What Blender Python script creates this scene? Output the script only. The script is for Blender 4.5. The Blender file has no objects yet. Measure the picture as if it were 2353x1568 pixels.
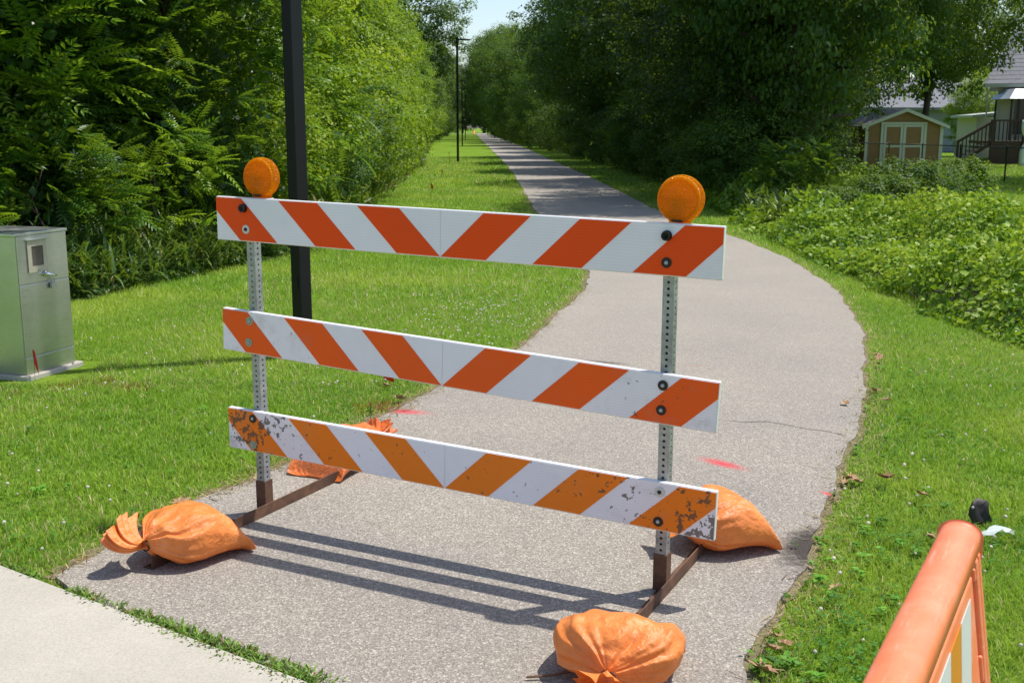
import bpy, bmesh, math, random
import numpy as np
from mathutils import Vector, Matrix, geometry

R = math.radians
SC = bpy.context.scene
COL = SC.collection
rs = np.random.RandomState(7)
random.seed(7)

# ------------------------------------------------------------------ camera, sky, sun, exposure
CAM_H = 1.8626
cam_d = bpy.data.cameras.new('camera')
cam = bpy.data.objects.new('camera', cam_d)
COL.objects.link(cam)
cam_d.sensor_width = 36.0
cam_d.lens = 36.0 * 2504.83 / 2352.0
cam_d.clip_start = 0.05
cam_d.clip_end = 3000
cam.matrix_world = Matrix.Translation((0, 0, CAM_H)) @ Matrix.Rotation(math.pi / 2 - 0.193778, 4, 'X') @ Matrix.Rotation(0.0016, 4, 'Z')
cam_d.dof.use_dof = True
cam_d.dof.focus_distance = 4.9
cam_d.dof.aperture_fstop = 10.0
SC.camera = cam

SUN_AZ = math.atan2(0.61, 0.22)      # clockwise from +Y
SUN_EL = R(66.5)
sun_dir = Vector((math.sin(SUN_AZ) * math.cos(SUN_EL), math.cos(SUN_AZ) * math.cos(SUN_EL), math.sin(SUN_EL)))
world = bpy.data.worlds.new('World')
SC.world = world
world.use_nodes = True
wn = world.node_tree
bgn = wn.nodes['Background']
sky = wn.nodes.new('ShaderNodeTexSky')
sky.sky_type = 'NISHITA'
sky.sun_disc = False
sky.sun_elevation = SUN_EL
sky.sun_rotation = SUN_AZ
sky.air_density = 1.0
sky.dust_density = 1.2
sky.ozone_density = 1.0
wn.links.new(sky.outputs[0], bgn.inputs[0])
bgn.inputs[1].default_value = 0.15

sl = bpy.data.lights.new('sun', 'SUN')
sl.energy = 4.2
sl.angle = R(0.53)
sl.color = (1.0, 0.955, 0.88)
sun = bpy.data.objects.new('sun', sl)
COL.objects.link(sun)
sun.location = (20, 10, 60)
sun.rotation_euler = sun_dir.to_track_quat('Z', 'Y').to_euler()

SC.view_settings.view_transform = 'Standard'
SC.view_settings.look = 'None'
SC.view_settings.exposure = 0.32
SC.view_settings.gamma = 1.0
SC.view_settings.use_curve_mapping = False
SC.render.engine = 'CYCLES'
cy = SC.cycles
cy.max_bounces = 7
cy.diffuse_bounces = 3
cy.glossy_bounces = 3
cy.transmission_bounces = 6
cy.transparent_max_bounces = 6
cy.caustics_reflective = False
cy.caustics_refractive = False
cy.sample_clamp_indirect = 6.0
cy.use_denoising = True
cy.denoiser = 'OPENIMAGEDENOISE'

# ------------------------------------------------------------------ node helpers
def new_mat(name):
    m = bpy.data.materials.new(name)
    m.use_nodes = True
    nt = m.node_tree
    return m, nt, nt.nodes['Principled BSDF'], nt.nodes['Material Output']

def node(nt, typ, **kw):
    n = nt.nodes.new(typ)
    for k, v in kw.items():
        setattr(n, k, v)
    return n

def link(nt, a, b):
    nt.links.new(a, b)

def setv(n, **kw):
    for k, v in kw.items():
        n.inputs[k.replace('_', ' ')].default_value = v

def ramp(nt, fac, stops, interp='LINEAR'):
    r = node(nt, 'ShaderNodeValToRGB')
    r.color_ramp.interpolation = interp
    els = r.color_ramp.elements
    while len(els) < len(stops):
        els.new(0.5)
    for e, (p, c) in zip(els, stops):
        e.position = p
        e.color = (c[0], c[1], c[2], 1) if not isinstance(c, (int, float)) else (c, c, c, 1)
    link(nt, fac, r.inputs[0])
    return r.outputs[0]

def noise(nt, vec, scale, detail=3, rough=0.55, out='Fac'):
    n = node(nt, 'ShaderNodeTexNoise')
    n.inputs['Scale'].default_value = scale
    n.inputs['Detail'].default_value = detail
    n.inputs['Roughness'].default_value = rough
    if vec is not None:
        link(nt, vec, n.inputs['Vector'])
    return n.outputs[out]

def mixc(nt, fac, a, b, mode='MIX'):
    n = node(nt, 'ShaderNodeMix', data_type='RGBA', blend_type=mode)
    for s, v in ((n.inputs[0], fac), (n.inputs[6], a), (n.inputs[7], b)):
        if isinstance(v, (int, float)):
            s.default_value = v
        elif isinstance(v, tuple):
            s.default_value = (v[0], v[1], v[2], 1)
        else:
            link(nt, v, s)
    return n.outputs[2]

def mth(nt, op, a, b=None, clamp=False):
    n = node(nt, 'ShaderNodeMath', operation=op, use_clamp=clamp)
    for i, v in enumerate((a, b)):
        if v is None:
            continue
        if isinstance(v, (int, float)):
            n.inputs[i].default_value = v
        else:
            link(nt, v, n.inputs[i])
    return n.outputs[0]

def mrange(nt, v, a, b, c=0.0, d=1.0, smooth=True):
    n = node(nt, 'ShaderNodeMapRange')
    n.interpolation_type = 'SMOOTHSTEP' if smooth else 'LINEAR'
    link(nt, v, n.inputs[0])
    for i, x in enumerate((a, b, c, d)):
        n.inputs[i + 1].default_value = x
    return n.outputs[0]

def objco(nt):
    return node(nt, 'ShaderNodeTexCoord').outputs['Object']

def worldpos(nt):
    return node(nt, 'ShaderNodeNewGeometry').outputs['Position']

def bump(nt, height, bsdf, strength=0.3, dist=0.01):
    b = node(nt, 'ShaderNodeBump')
    b.inputs['Strength'].default_value = strength
    b.inputs['Distance'].default_value = dist
    link(nt, height, b.inputs['Height'])
    link(nt, b.outputs[0], bsdf.inputs['Normal'])

def simple(name, col, rough=0.6, metal=0.0, nscale=0, namp=0.25, spec=0.5, bstr=0.0):
    m, nt, b, o = new_mat(name)
    b.inputs['Base Color'].default_value = (*col, 1)
    b.inputs['Roughness'].default_value = rough
    b.inputs['Metallic'].default_value = metal
    b.inputs['Specular IOR Level'].default_value = spec
    if nscale:
        f = noise(nt, objco(nt), nscale, 5, 0.65)
        c = ramp(nt, f, [(0.25, tuple(x * (1 - namp) for x in col)), (0.75, tuple(min(1, x * (1 + namp)) for x in col))])
        link(nt, c, b.inputs['Base Color'])
        if bstr:
            bump(nt, f, b, bstr, 0.004)
    return m

# ------------------------------------------------------------------ object helpers
def tag(o, label=None, cat=None, group=None, kind=None):
    if label: o['label'] = label
    if cat: o['category'] = cat
    if group: o['group'] = group
    if kind: o['kind'] = kind
    return o

def empty(name, loc=(0, 0, 0), rz=0.0, label=None, cat=None, group=None):
    o = bpy.data.objects.new(name, None)
    o.empty_display_size = 0.2
    COL.objects.link(o)
    o.location = loc
    o.rotation_euler = (0, 0, rz)
    return tag(o, label, cat, group)

class MB:
    def __init__(s):
        s.v = []; s.f = []
    def add(s, vs, fs):
        n = len(s.v)
        s.v += [tuple(x) for x in vs]
        s.f += [tuple(i + n for i in f) for f in fs]
        return s
    def box(s, x0, x1, y0, y1, z0, z1, M=None):
        vs = [Vector(p) for p in ((x0, y0, z0), (x1, y0, z0), (x1, y1, z0), (x0, y1, z0), (x0, y0, z1), (x1, y0, z1), (x1, y1, z1), (x0, y1, z1))]
        if M is not None:
            vs = [M @ p for p in vs]
        return s.add(vs, [(0, 3, 2, 1), (4, 5, 6, 7), (0, 1, 5, 4), (1, 2, 6, 5), (2, 3, 7, 6), (3, 0, 4, 7)])
    def tube(s, pts, rad, n=8, cap=True):
        pts = [Vector(p) for p in pts]
        rings = []
        for i, p in enumerate(pts):
            t = (pts[min(i + 1, len(pts) - 1)] - pts[max(i - 1, 0)]).normalized()
            a = t.orthogonal() if i == 0 else (prev - t * prev.dot(t))
            a.normalize(); prev = a
            b = t.cross(a)
            r = rad if isinstance(rad, (int, float)) else rad[i]
            rings.append([p + (a * math.cos(2 * math.pi * k / n) + b * math.sin(2 * math.pi * k / n)) * r for k in range(n)])
        vs = [q for r_ in rings for q in r_]
        fs = [(i * n + k, i * n + (k + 1) % n, (i + 1) * n + (k + 1) % n, (i + 1) * n + k) for i in range(len(pts) - 1) for k in range(n)]
        if cap:
            fs += [tuple(reversed(range(n))), tuple(range((len(pts) - 1) * n, len(pts) * n))]
        return s.add(vs, fs)
    def lathe(s, prof, n=24, M=None):          # prof: (r, z)
        vs = []
        for r_, z in prof:
            for k in range(n):
                a = 2 * math.pi * k / n
                p = Vector((r_ * math.cos(a), r_ * math.sin(a), z))
                vs.append(M @ p if M is not None else p)
        m = len(prof)
        fs = [(i * n + k, i * n + (k + 1) % n, (i + 1) * n + (k + 1) % n, (i + 1) * n + k) for i in range(m - 1) for k in range(n)]
        fs += [tuple(reversed(range(n))), tuple(range((m - 1) * n, m * n))]
        return s.add(vs, fs)
    def build(s, name, mat, parent=None, smooth=False, bevel=0.0):
        me = bpy.data.meshes.new(name)
        me.from_pydata(s.v, [], s.f)
        me.update()
        o = bpy.data.objects.new(name, me)
        COL.objects.link(o)
        if mat: me.materials.append(mat)
        if parent is not None: o.parent = parent
        if smooth:
            me.polygons.foreach_set('use_smooth', [True] * len(me.polygons))
        if bevel:
            b = o.modifiers.new('bevel', 'BEVEL')
            b.width = bevel; b.segments = 2; b.limit_method = 'ANGLE'
        return o

def copy_tree(o, parent=None):
    c = o.copy(); COL.objects.link(c)
    if parent is not None: c.parent = parent
    for ch in list(o.children):
        copy_tree(ch, c)
    return c

def np_mesh(name, V, T, mat, attr=None, col=None, smooth=False):
    """triangles only, numpy fast path"""
    V = np.asarray(V, np.float32); T = np.asarray(T, np.int32)
    me = bpy.data.meshes.new(name)
    me.vertices.add(len(V)); me.vertices.foreach_set('co', V.ravel())
    me.loops.add(T.size); me.loops.foreach_set('vertex_index', T.ravel())
    me.polygons.add(len(T))
    me.polygons.foreach_set('loop_start', np.arange(0, T.size, 3, dtype=np.int32))
    if smooth:
        me.polygons.foreach_set('use_smooth', np.ones(len(T), bool))
    if attr is not None:
        a = me.attributes.new('v', 'FLOAT', 'POINT'); a.data.foreach_set('value', np.asarray(attr, np.float32))
    if col is not None:
        a = me.attributes.new('col', 'FLOAT_COLOR', 'POINT')
        c4 = np.ones((len(V), 4), np.float32); c4[:, :3] = col
        a.data.foreach_set('color', c4.ravel())
    me.update(); me.validate()
    if mat: me.materials.append(mat)
    return me

def link_mesh(name, me, parent=None, loc=None):
    o = bpy.data.objects.new(name, me)
    COL.objects.link(o)
    if parent is not None: o.parent = parent
    if loc is not None: o.location = loc
    return o

# leaf templates: x = along leaf, y = across, z = up
LEAF2 = (np.array([(0, 0, 0), (0.5, 0.5, 0.10), (1, 0, -0.06), (0.5, -0.5, 0.10)]), np.array([(0, 2, 1), (0, 3, 2)]))
LEAF4 = (np.array([(0, 0, 0), (0.3, 0.45, 0.10), (0.72, 0.3, 0.04), (1, 0, -0.14), (0.72, -0.3, 0.04), (0.3, -0.45, 0.10), (0.45, 0, 0.0)]),
         np.array([(0, 6, 1), (6, 2, 1), (6, 3, 2), (0, 5, 6), (6, 5, 4), (6, 4, 3)]))

def unit(a):
    return a / np.maximum(np.linalg.norm(a, axis=-1, keepdims=True), 1e-9)

def scatter(tmpl, P, X, Z, S, var=None, asp=1.0):
    """place template at P with x axis X, up about Z, size S"""
    tv, tf = tmpl
    X = unit(X); Y = unit(np.cross(Z, X)); Zr = np.cross(X, Y)
    S = np.asarray(S).reshape(-1, 1, 1)
    V = P[:, None, :] + S * (tv[None, :, 0:1] * X[:, None, :] + asp * tv[None, :, 1:2] * Y[:, None, :] + tv[None, :, 2:3] * Zr[:, None, :])
    n, k = len(P), len(tv)
    T = (np.arange(n) * k)[:, None, None] + tf[None]
    A = np.repeat(var if var is not None else np.random.rand(n), k)
    return V.reshape(-1, 3), T.reshape(-1, 3), A

def join(parts):
    Vs, Ts, As = [], [], []; n = 0
    for V, T, A in parts:
        Vs.append(V); Ts.append(T + n); As.append(A); n += len(V)
    return np.concatenate(Vs), np.concatenate(Ts), np.concatenate(As)

def leaf_mat(name, stops, trans=0.35, rough=0.42, spec=0.4, nscale=0.35, tint=0.42):
    m, nt, b, o = new_mat(name)
    at = node(nt, 'ShaderNodeAttribute', attribute_name='v')
    rnd = node(nt, 'ShaderNodeObjectInfo').outputs['Random']
    f = mth(nt, 'ADD', at.outputs['Fac'], mth(nt, 'MULTIPLY', mth(nt, 'SUBTRACT', noise(nt, worldpos(nt), nscale, 2), 0.5), 0.9))
    f = mth(nt, 'ADD', f, mth(nt, 'MULTIPLY', mth(nt, 'SUBTRACT', rnd, 0.5), tint), clamp=True)
    c = ramp(nt, f, stops)
    link(nt, c, b.inputs['Base Color'])
    b.inputs['Roughness'].default_value = rough
    b.inputs['Specular IOR Level'].default_value = spec
    tr = node(nt, 'ShaderNodeBsdfTranslucent')
    tc = mixc(nt, 0.5, c, (0.34, 0.47, 0.015), 'MIX')
    link(nt, tc, tr.inputs[0])
    mx = node(nt, 'ShaderNodeMixShader'); mx.inputs[0].default_value = trans
    link(nt, b.outputs[0], mx.inputs[1]); link(nt, tr.outputs[0], mx.inputs[2])
    link(nt, mx.outputs[0], o.inputs[0])
    return m

# ------------------------------------------------------------------ materials
M = {}
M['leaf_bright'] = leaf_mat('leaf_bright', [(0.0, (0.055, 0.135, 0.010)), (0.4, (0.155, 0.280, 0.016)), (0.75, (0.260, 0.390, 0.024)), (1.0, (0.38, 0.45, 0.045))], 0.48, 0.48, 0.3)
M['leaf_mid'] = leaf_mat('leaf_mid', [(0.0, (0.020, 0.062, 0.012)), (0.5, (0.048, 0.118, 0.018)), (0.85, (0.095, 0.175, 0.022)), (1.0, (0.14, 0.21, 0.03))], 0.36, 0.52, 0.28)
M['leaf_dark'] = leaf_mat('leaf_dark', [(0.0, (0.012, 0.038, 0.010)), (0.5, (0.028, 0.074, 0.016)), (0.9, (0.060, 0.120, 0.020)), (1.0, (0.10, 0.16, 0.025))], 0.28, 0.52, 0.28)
M['leaf_pinnate'] = leaf_mat('leaf_pinnate', [(0.0, (0.022, 0.080, 0.014)), (0.45, (0.080, 0.200, 0.020)), (0.75, (0.190, 0.340, 0.024)), (1.0, (0.30, 0.43, 0.03))], 0.42, 0.36, 0.5, 0.8)
M['leaf_vine'] = leaf_mat('leaf_vine', [(0.0, (0.050, 0.140, 0.014)), (0.35, (0.160, 0.300, 0.022)), (0.7, (0.290, 0.430, 0.034)), (1.0, (0.45, 0.52, 0.08))], 0.40, 0.48, 0.32, 0.6, 0)
M['leaf_weed'] = leaf_mat('leaf_weed', [(0.0, (0.030, 0.080, 0.018)), (0.5, (0.075, 0.155, 0.024)), (0.88, (0.14, 0.21, 0.035)), (1.0, (0.32, 0.27, 0.11))], 0.32, 0.45, 0.4, 0.8, 0)
M['bark'] = simple('bark', (0.070, 0.055, 0.042), 0.9, 0, 12, 0.45, 0.2, 0.6)

def grass_material():
    m, nt, b, o = new_mat('grass_blades')
    at = node(nt, 'ShaderNodeAttribute', attribute_name='col')
    link(nt, at.outputs['Color'], b.inputs['Base Color'])
    b.inputs['Roughness'].default_value = 0.5
    b.inputs['Specular IOR Level'].default_value = 0.2
    tr = node(nt, 'ShaderNodeBsdfTranslucent')
    link(nt, mixc(nt, 0.25, at.outputs['Color'], (0.30, 0.42, 0.02)), tr.inputs[0])
    mx = node(nt, 'ShaderNodeMixShader'); mx.inputs[0].default_value = 0.42
    link(nt, b.outputs[0], mx.inputs[1]); link(nt, tr.outputs[0], mx.inputs[2])
    link(nt, mx.outputs[0], o.inputs[0])
    return m
M['grass'] = grass_material()

def lawn_material():
    m, nt, b, o = new_mat('lawn')
    P = worldpos(nt)
    big = noise(nt, P, 0.35, 4)
    fine = noise(nt, P, 28, 5, 0.7)
    c1 = ramp(nt, big, [(0.3, (0.150, 0.270, 0.020)), (0.55, (0.195, 0.320, 0.026)), (0.75, (0.250, 0.350, 0.040))])
    c2 = ramp(nt, fine, [(0.25, (0.25, 0.25, 0.25)), (0.6, (0.9, 0.9, 0.9)), (0.85, (1.25, 1.2, 1.1))])
    link(nt, mixc(nt, 0.85, c1, c2, 'MULTIPLY'), b.inputs['Base Color'])
    b.inputs['Roughness'].default_value = 0.95
    b.inputs['Specular IOR Level'].default_value = 0.1
    bump(nt, fine, b, 0.7, 0.05)
    return m
M['lawn'] = lawn_material()

def patch(nt, P, cx_, cy_, ang, hx, hy, edge=0.55, nscale=18, namp=0.7):
    """soft elliptical mark on the ground"""
    mp = node(nt, 'ShaderNodeMapping', vector_type='TEXTURE')
    mp.inputs['Location'].default_value = (cx_, cy_, 0)
    mp.inputs['Rotation'].default_value = (0, 0, ang)
    mp.inputs['Scale'].default_value = (hx, hy, 50)
    link(nt, P, mp.inputs[0])
    ln = node(nt, 'ShaderNodeVectorMath', operation='LENGTH')
    link(nt, mp.outputs[0], ln.inputs[0])
    d = mth(nt, 'ADD', ln.outputs['Value'], mth(nt, 'MULTIPLY', mth(nt, 'SUBTRACT', noise(nt, P, nscale, 4, 0.7), 0.5), namp))
    return mrange(nt, d, edge, 1.1, 1.0, 0.0)

def asphalt_material():
    m, nt, b, o = new_mat('asphalt')
    P = worldpos(nt)
    vo = node(nt, 'ShaderNodeTexVoronoi'); vo.inputs['Scale'].default_value = 135; link(nt, P, vo.inputs['Vector'])
    vo2 = node(nt, 'ShaderNodeTexVoronoi'); vo2.inputs['Scale'].default_value = 290; link(nt, P, vo2.inputs['Vector'])
    sep = node(nt, 'ShaderNodeSeparateColor'); link(nt, vo.outputs['Color'], sep.inputs[0])
    sep2 = node(nt, 'ShaderNodeSeparateColor'); link(nt, vo2.outputs['Color'], sep2.inputs[0])
    st1 = ramp(nt, sep.outputs[0], [(0.0, (0.14, 0.128, 0.115)), (0.3, (0.235, 0.218, 0.198)), (0.7, (0.33, 0.305, 0.275)), (0.9, (0.46, 0.425, 0.38)), (1.0, (0.66, 0.62, 0.56))])
    st2 = ramp(nt, sep2.outputs[1], [(0.0, (0.15, 0.138, 0.125)), (0.6, (0.29, 0.268, 0.24)), (1.0, (0.48, 0.445, 0.40))])
    c = mixc(nt, 0.45, st1, st2)
    big = noise(nt, P, 0.7, 5, 0.6)
    c = mixc(nt, 1.0, c, ramp(nt, big, [(0.3, (0.87, 0.85, 0.83)), (0.7, (1.10, 1.06, 0.98))]), 'MULTIPLY')
    dk = noise(nt, P, 5.5, 5, 0.7)
    c = mixc(nt, mrange(nt, dk, 0.62, 0.80, 0, 0.35), c, (0.13, 0.12, 0.115))
    # blends to a paler tone with distance along the trail
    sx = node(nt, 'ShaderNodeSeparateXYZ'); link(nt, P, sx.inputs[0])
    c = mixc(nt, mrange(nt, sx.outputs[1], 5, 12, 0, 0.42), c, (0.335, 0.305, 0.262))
    # spray paint marks
    red = (0.62, 0.035, 0.055)
    for a in ((1.19, 5.92, -0.80, 0.20, 0.075), (-0.74, 7.065, -0.28, 0.26, 0.085), (1.645, 5.40, -0.97, 0.08, 0.03)):
        c = mixc(nt, mth(nt, 'MULTIPLY', patch(nt, P, *a, -0.1, 70, 0.7), 0.9), c, red)
    # damp soil washed on at the edge, crumbs, rust streaks
    for a, k in (((1.335, 4.68, 1.15, 0.34, 0.13), 0.95), ((0.72, 8.63, -0.35, 0.28, 0.06), 0.6)):
        c = mixc(nt, mth(nt, 'MULTIPLY', patch(nt, P, *a, 0.35, 22, 1.3), k), c, (0.045, 0.037, 0.032))
    for a in ((1.46, 8.51, -0.3, 0.17, 0.02), (2.1, 11.92, -0.1, 0.16, 0.025)):
        c = mixc(nt, mth(nt, 'MULTIPLY', patch(nt, P, *a, 0.3, 30, 0.9), 0.55), c, (0.36, 0.19, 0.085))
    c = mixc(nt, mth(nt, 'MULTIPLY', patch(nt, P, 1.0, 3.85, 1.2, 0.25, 0.12, 0.2, 9, 0.8), 0.4), c, (0.36, 0.30, 0.22))
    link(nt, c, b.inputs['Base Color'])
    b.inputs['Roughness'].default_value = 0.9
    b.inputs['Specular IOR Level'].default_value = 0.25
    bump(nt, mth(nt, 'ADD', vo.outputs['Distance'], mth(nt, 'MULTIPLY', vo2.outputs['Distance'], 0.5)), b, 0.55, 0.006)
    return m
M['asphalt'] = asphalt_material()

def concrete_material():
    m, nt, b, o = new_mat('concrete')
    P = worldpos(nt)
    mp = node(nt, 'ShaderNodeMapping'); mp.inputs['Rotation'].default_value = (0, 0, 0.6); mp.inputs['Scale'].default_value = (1, 14, 1)
    link(nt, P, mp.inputs[0])
    broom = noise(nt, mp.outputs[0], 9, 5, 0.7)
    fine = noise(nt, P, 130, 4, 0.7)
    big = noise(nt, P, 1.6, 5, 0.6)
    c = ramp(nt, big, [(0.3, (0.385, 0.355, 0.295)), (0.7, (0.465, 0.432, 0.362))])
    c = mixc(nt, 0.5, c, ramp(nt, fine, [(0.25, (0.45, 0.45, 0.45)), (0.6, (1.12, 1.12, 1.12))]), 'MULTIPLY')
    c = mixc(nt, mrange(nt, broom, 0.54, 0.74, 0, 0.5), c, (0.33, 0.30, 0.26))
    link(nt, c, b.inputs['Base Color'])
    b.inputs['Roughness'].default_value = 0.88
    bump(nt, mth(nt, 'ADD', broom, fine), b, 0.35, 0.004)
    return m
M['concrete'] = concrete_material()
M['soil'] = simple('soil', (0.185, 0.150, 0.092), 0.95, 0, 40, 0.5, 0.1, 0.6)

# ------------------------------------------------------------------ trail layout on the ground
def catmull(pts, per=8):
    pts = [np.array(p, float) for p in pts]
    out = []
    for i in range(len(pts) - 1):
        p0, p1, p2, p3 = pts[max(i - 1, 0)], pts[i], pts[i + 1], pts[min(i + 2, len(pts) - 1)]
        for k in range(per):
            t = k / per
            out.append(0.5 * ((2 * p1) + (-p0 + p2) * t + (2 * p0 - 5 * p1 + 4 * p2 - p3) * t * t + (-p0 + 3 * p1 - 3 * p2 + p3) * t ** 3))
    out.append(pts[-1])
    return np.array(out)

L_PTS = [(-1.93, 4.33), (-1.83, 4.62), (-1.65, 5.18), (-1.37, 5.66), (-.9, 6.89), (-.55, 7.67), (.09, 9.37), (.57, 11.38), (.95, 13.39), (1.06, 15.5), (1.0, 18.2), (.8, 21.2), (.58, 24.2), (.44, 28.6), (.06, 44.7), (-.7, 66.4), (-2.06, 101.), (-4.5, 163.), (-10.8, 330.)]
R_PTS = [(.20, 2.0), (.62, 2.9), (.78, 3.44), (.89, 3.72), (1.24, 4.45), (1.46, 4.92), (1.92, 6.04), (2.53, 7.63), (3.03, 9.21), (3.49, 11), (3.85, 13.23), (3.99, 15.97), (3.9, 18.5), (3.6, 21), (3.36, 24.2), (3.2, 32.6), (2.85, 47), (2.06, 71.5), (.17, 136), (-.8, 163), (-7.6, 330)]
Lc = catmull(L_PTS, 14); Rc = catmull(R_PTS, 14)
def wob(c, seed, amp):
    r_ = np.random.RandomState(seed)
    s = np.concatenate([[0], np.cumsum(np.linalg.norm(np.diff(c, axis=0), axis=1))])
    d = sum(np.sin(s * w + r_.rand() * 6.3) * a for w, a in ((2.1, 1), (5.3, .8), (11.0, .6), (23.0, .5)))
    out = c.copy(); out[:, 0] += d * amp
    return out
Lc = wob(Lc, 1, 0.016); Rc = wob(Rc, 2, 0.016)
path_poly = np.concatenate([Lc, Rc[::-1]])
SW_A = np.array((-2.06, 4.36)); SW_B = np.array((-0.64, 3.415)); SW_D = (SW_B - SW_A) / np.linalg.norm(SW_B - SW_A); SW_N = np.array((SW_D[1], -SW_D[0]))  # toward camera
if SW_N[1] > 0: SW_N = -SW_N

def sheet(name, poly, z, mat, skirt=0.0, parent=None):
    tris = geometry.tessellate_polygon([[Vector((p[0], p[1], 0)) for p in poly]])
    mb = MB(); n = len(poly)
    vs = [(p[0], p[1], z) for p in poly]
    fs = []
    for t in tris:
        a, b, c = [Vector(vs[i]) for i in t]
        fs.append(tuple(t) if (b - a).cross(c - a).z > 0 else tuple(reversed(t)))
    if skirt:
        vs += [(p[0], p[1], z - skirt) for p in poly]
        fs += [(i, (i + 1) % n, n + (i + 1) % n, n + i) for i in range(n)]
    mb.add(vs, fs)
    return mb.build(name, mat, parent)

g = MB().add([(-700, -60, -0.02), (700, -60, -0.02), (700, 1500, -0.02), (-700, 1500, -0.02)], [(0, 1, 2, 3)]).build('ground', M['lawn'])
tag(g, 'mown green lawn spreading on both sides of the trail', 'lawn', kind='structure')
p = sheet('path', path_poly, 0.0, M['asphalt'], 0.06)
tag(p, 'pale worn asphalt trail curving away between the trees', 'path', kind='structure')
# narrow crack across the trail
ck = [(1.354, 6.847), (1.50, 6.80), (1.644, 6.817), (1.74, 6.75), (1.851, 6.642), (1.95, 6.60), (2.046, 6.514)]
mb = MB()
for i in range(len(ck) - 1):
    w0, w1 = (0.0035, 0.0035) if i else (0.001, 0.0035)
    (x0, y0), (x1, y1) = ck[i], ck[i + 1]
    mb.add([(x0, y0 - w0, .003), (x1, y1 - w1, .003), (x1, y1 + w1, .003), (x0, y0 + w0, .003)], [(0, 1, 2, 3)])
mb.build('crack', simple('crack_dark', (0.035, 0.030, 0.026), 0.95), p)

# verge of bare soil and thatch on both sides of the trail
def verge(c, side, w):
    t = np.gradient(c, axis=0); t = unit(t); n = np.stack([-t[:, 1], t[:, 0]], 1) * side
    r_ = np.random.RandomState(int(w * 1000) + int(side) + 5)
    ww = w * (0.6 + 0.8 * r_.rand(len(c)))[:, None]
    return c - n * 0.03, c + n * ww
mb = MB()
for c, sd, w in ((Lc, 1, 0.07), (Rc, -1, 0.035)):
    k = c[:, 1] < 60
    a, b = verge(c[k], sd, w)
    for i in range(len(a) - 1):
        q = [(*a[i], -0.012), (*a[i + 1], -0.012), (*b[i + 1], -0.014), (*b[i], -0.014)]
        mb.add(q, [(0, 1, 2, 3) if sd < 0 else (3, 2, 1, 0)])
tag(mb.build('soil', M['soil']), 'bare tan soil along the trail edges', 'soil', kind='structure')

# concrete sidewalk: separate slabs with joints, corner rounded at the lawn
def slab_poly(u0, u1, v0, v1, cut=0.0):
    pts = []
    if cut:
        pts += [SW_A + SW_D * (u0) + SW_N * (v0 + cut), SW_A + SW_D * (u0 + cut * .35) + SW_N * (v0 + cut * .35), SW_A + SW_D * (u0 + cut) + SW_N * v0]
    else:
        pts += [SW_A + SW_D * u0 + SW_N * v0]
    pts += [SW_A + SW_D * u1 + SW_N * v0, SW_A + SW_D * u1 + SW_N * v1, SW_A + SW_D * u0 + SW_N * v1]
    return pts
sw = empty('sidewalk', (0, 0, 0)); tag(sw, 'pale concrete sidewalk slabs meeting the asphalt trail', 'sidewalk', kind='structure')
for i, (u0, u1) in enumerate(((-1.9, -1.2), (-1.194, 1.66), (1.672, 3.1), (3.112, 4.6))):
    pl = slab_poly(u0, u1, 0.03, 1.5)
    sheet('slab', pl, 0.012 if i != 2 else 0.006, M['concrete'], 0.08, sw)

def inside(poly, P):
    x, y = P[:, 0], P[:, 1]; res = np.zeros(len(P), bool)
    a = np.asarray(poly); b = np.roll(a, -1, axis=0)
    for (x0, y0), (x1, y1) in zip(a, b):
        if y0 == y1: continue
        c = (y0 > y) != (y1 > y)
        res ^= c & (x < (x1 - x0) * (y - y0) / (y1 - y0) + x0)
    return res
def sidewalk_mask(P):
    q = P - SW_A
    v = q @ SW_N; u = q @ SW_D
    return (v > -0.015)
def edge_dist(P):
    """distance to the nearest trail edge (sampled)"""
    E_ = np.concatenate([Lc[Lc[:, 1] < 40], Rc[Rc[:, 1] < 40]])
    d = np.full(len(P), 9.0)
    for i in range(0, len(P), 20000):
        q = P[i:i + 20000]
        d[i:i + 20000] = np.sqrt(((q[:, None, :] - E_[None]) ** 2).sum(2)).min(1)
    return d

TREE_L = np.array([(-9, 10.2), (-4.9, 11.9), (-4.3, 13.7), (-3.4, 16.6), (-3.5, 22), (-3.6, 30), (-4.7, 55), (-8.3, 110), (-12, 190)])
BED_F = np.array([(4.75, 8.7), (4.5, 9.5), (4.36, 10.5), (4.27, 12.9), (4.3, 16), (4.5, 23), (4.95, 32)])
def tree_x(y): return np.interp(y, TREE_L[:, 1], TREE_L[:, 0])
def bed_x(y): return np.interp(y, BED_F[:, 1], BED_F[:, 0])
def bed_r(y): return np.interp(y, [8, 18, 22, 34], [7.5, 8.6, 9.2, 10.6])
def in_bed(P, m=0.0): return (P[:, 1] > 8.9) & (P[:, 0] > bed_x(P[:, 1]) + m) & ((P[:, 0] < bed_r(P[:, 1])) & (P[:, 1] < 33))

# ------------------------------------------------------------------ lawn grass
def vnoise(P, s, seed):
    """cheap value noise on 2D points"""
    r_ = np.random.RandomState(seed); G = r_.rand(64, 64)
    q = P * s; i = np.floor(q).astype(int); f = q - i; f = f * f * (3 - 2 * f)
    g = lambda a, b: G[(i[:, 0] + a) % 64, (i[:, 1] + b) % 64]
    return (g(0, 0) * (1 - f[:, 0]) + g(1, 0) * f[:, 0]) * (1 - f[:, 1]) + (g(0, 1) * (1 - f[:, 0]) + g(1, 1) * f[:, 0]) * f[:, 1]

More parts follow.
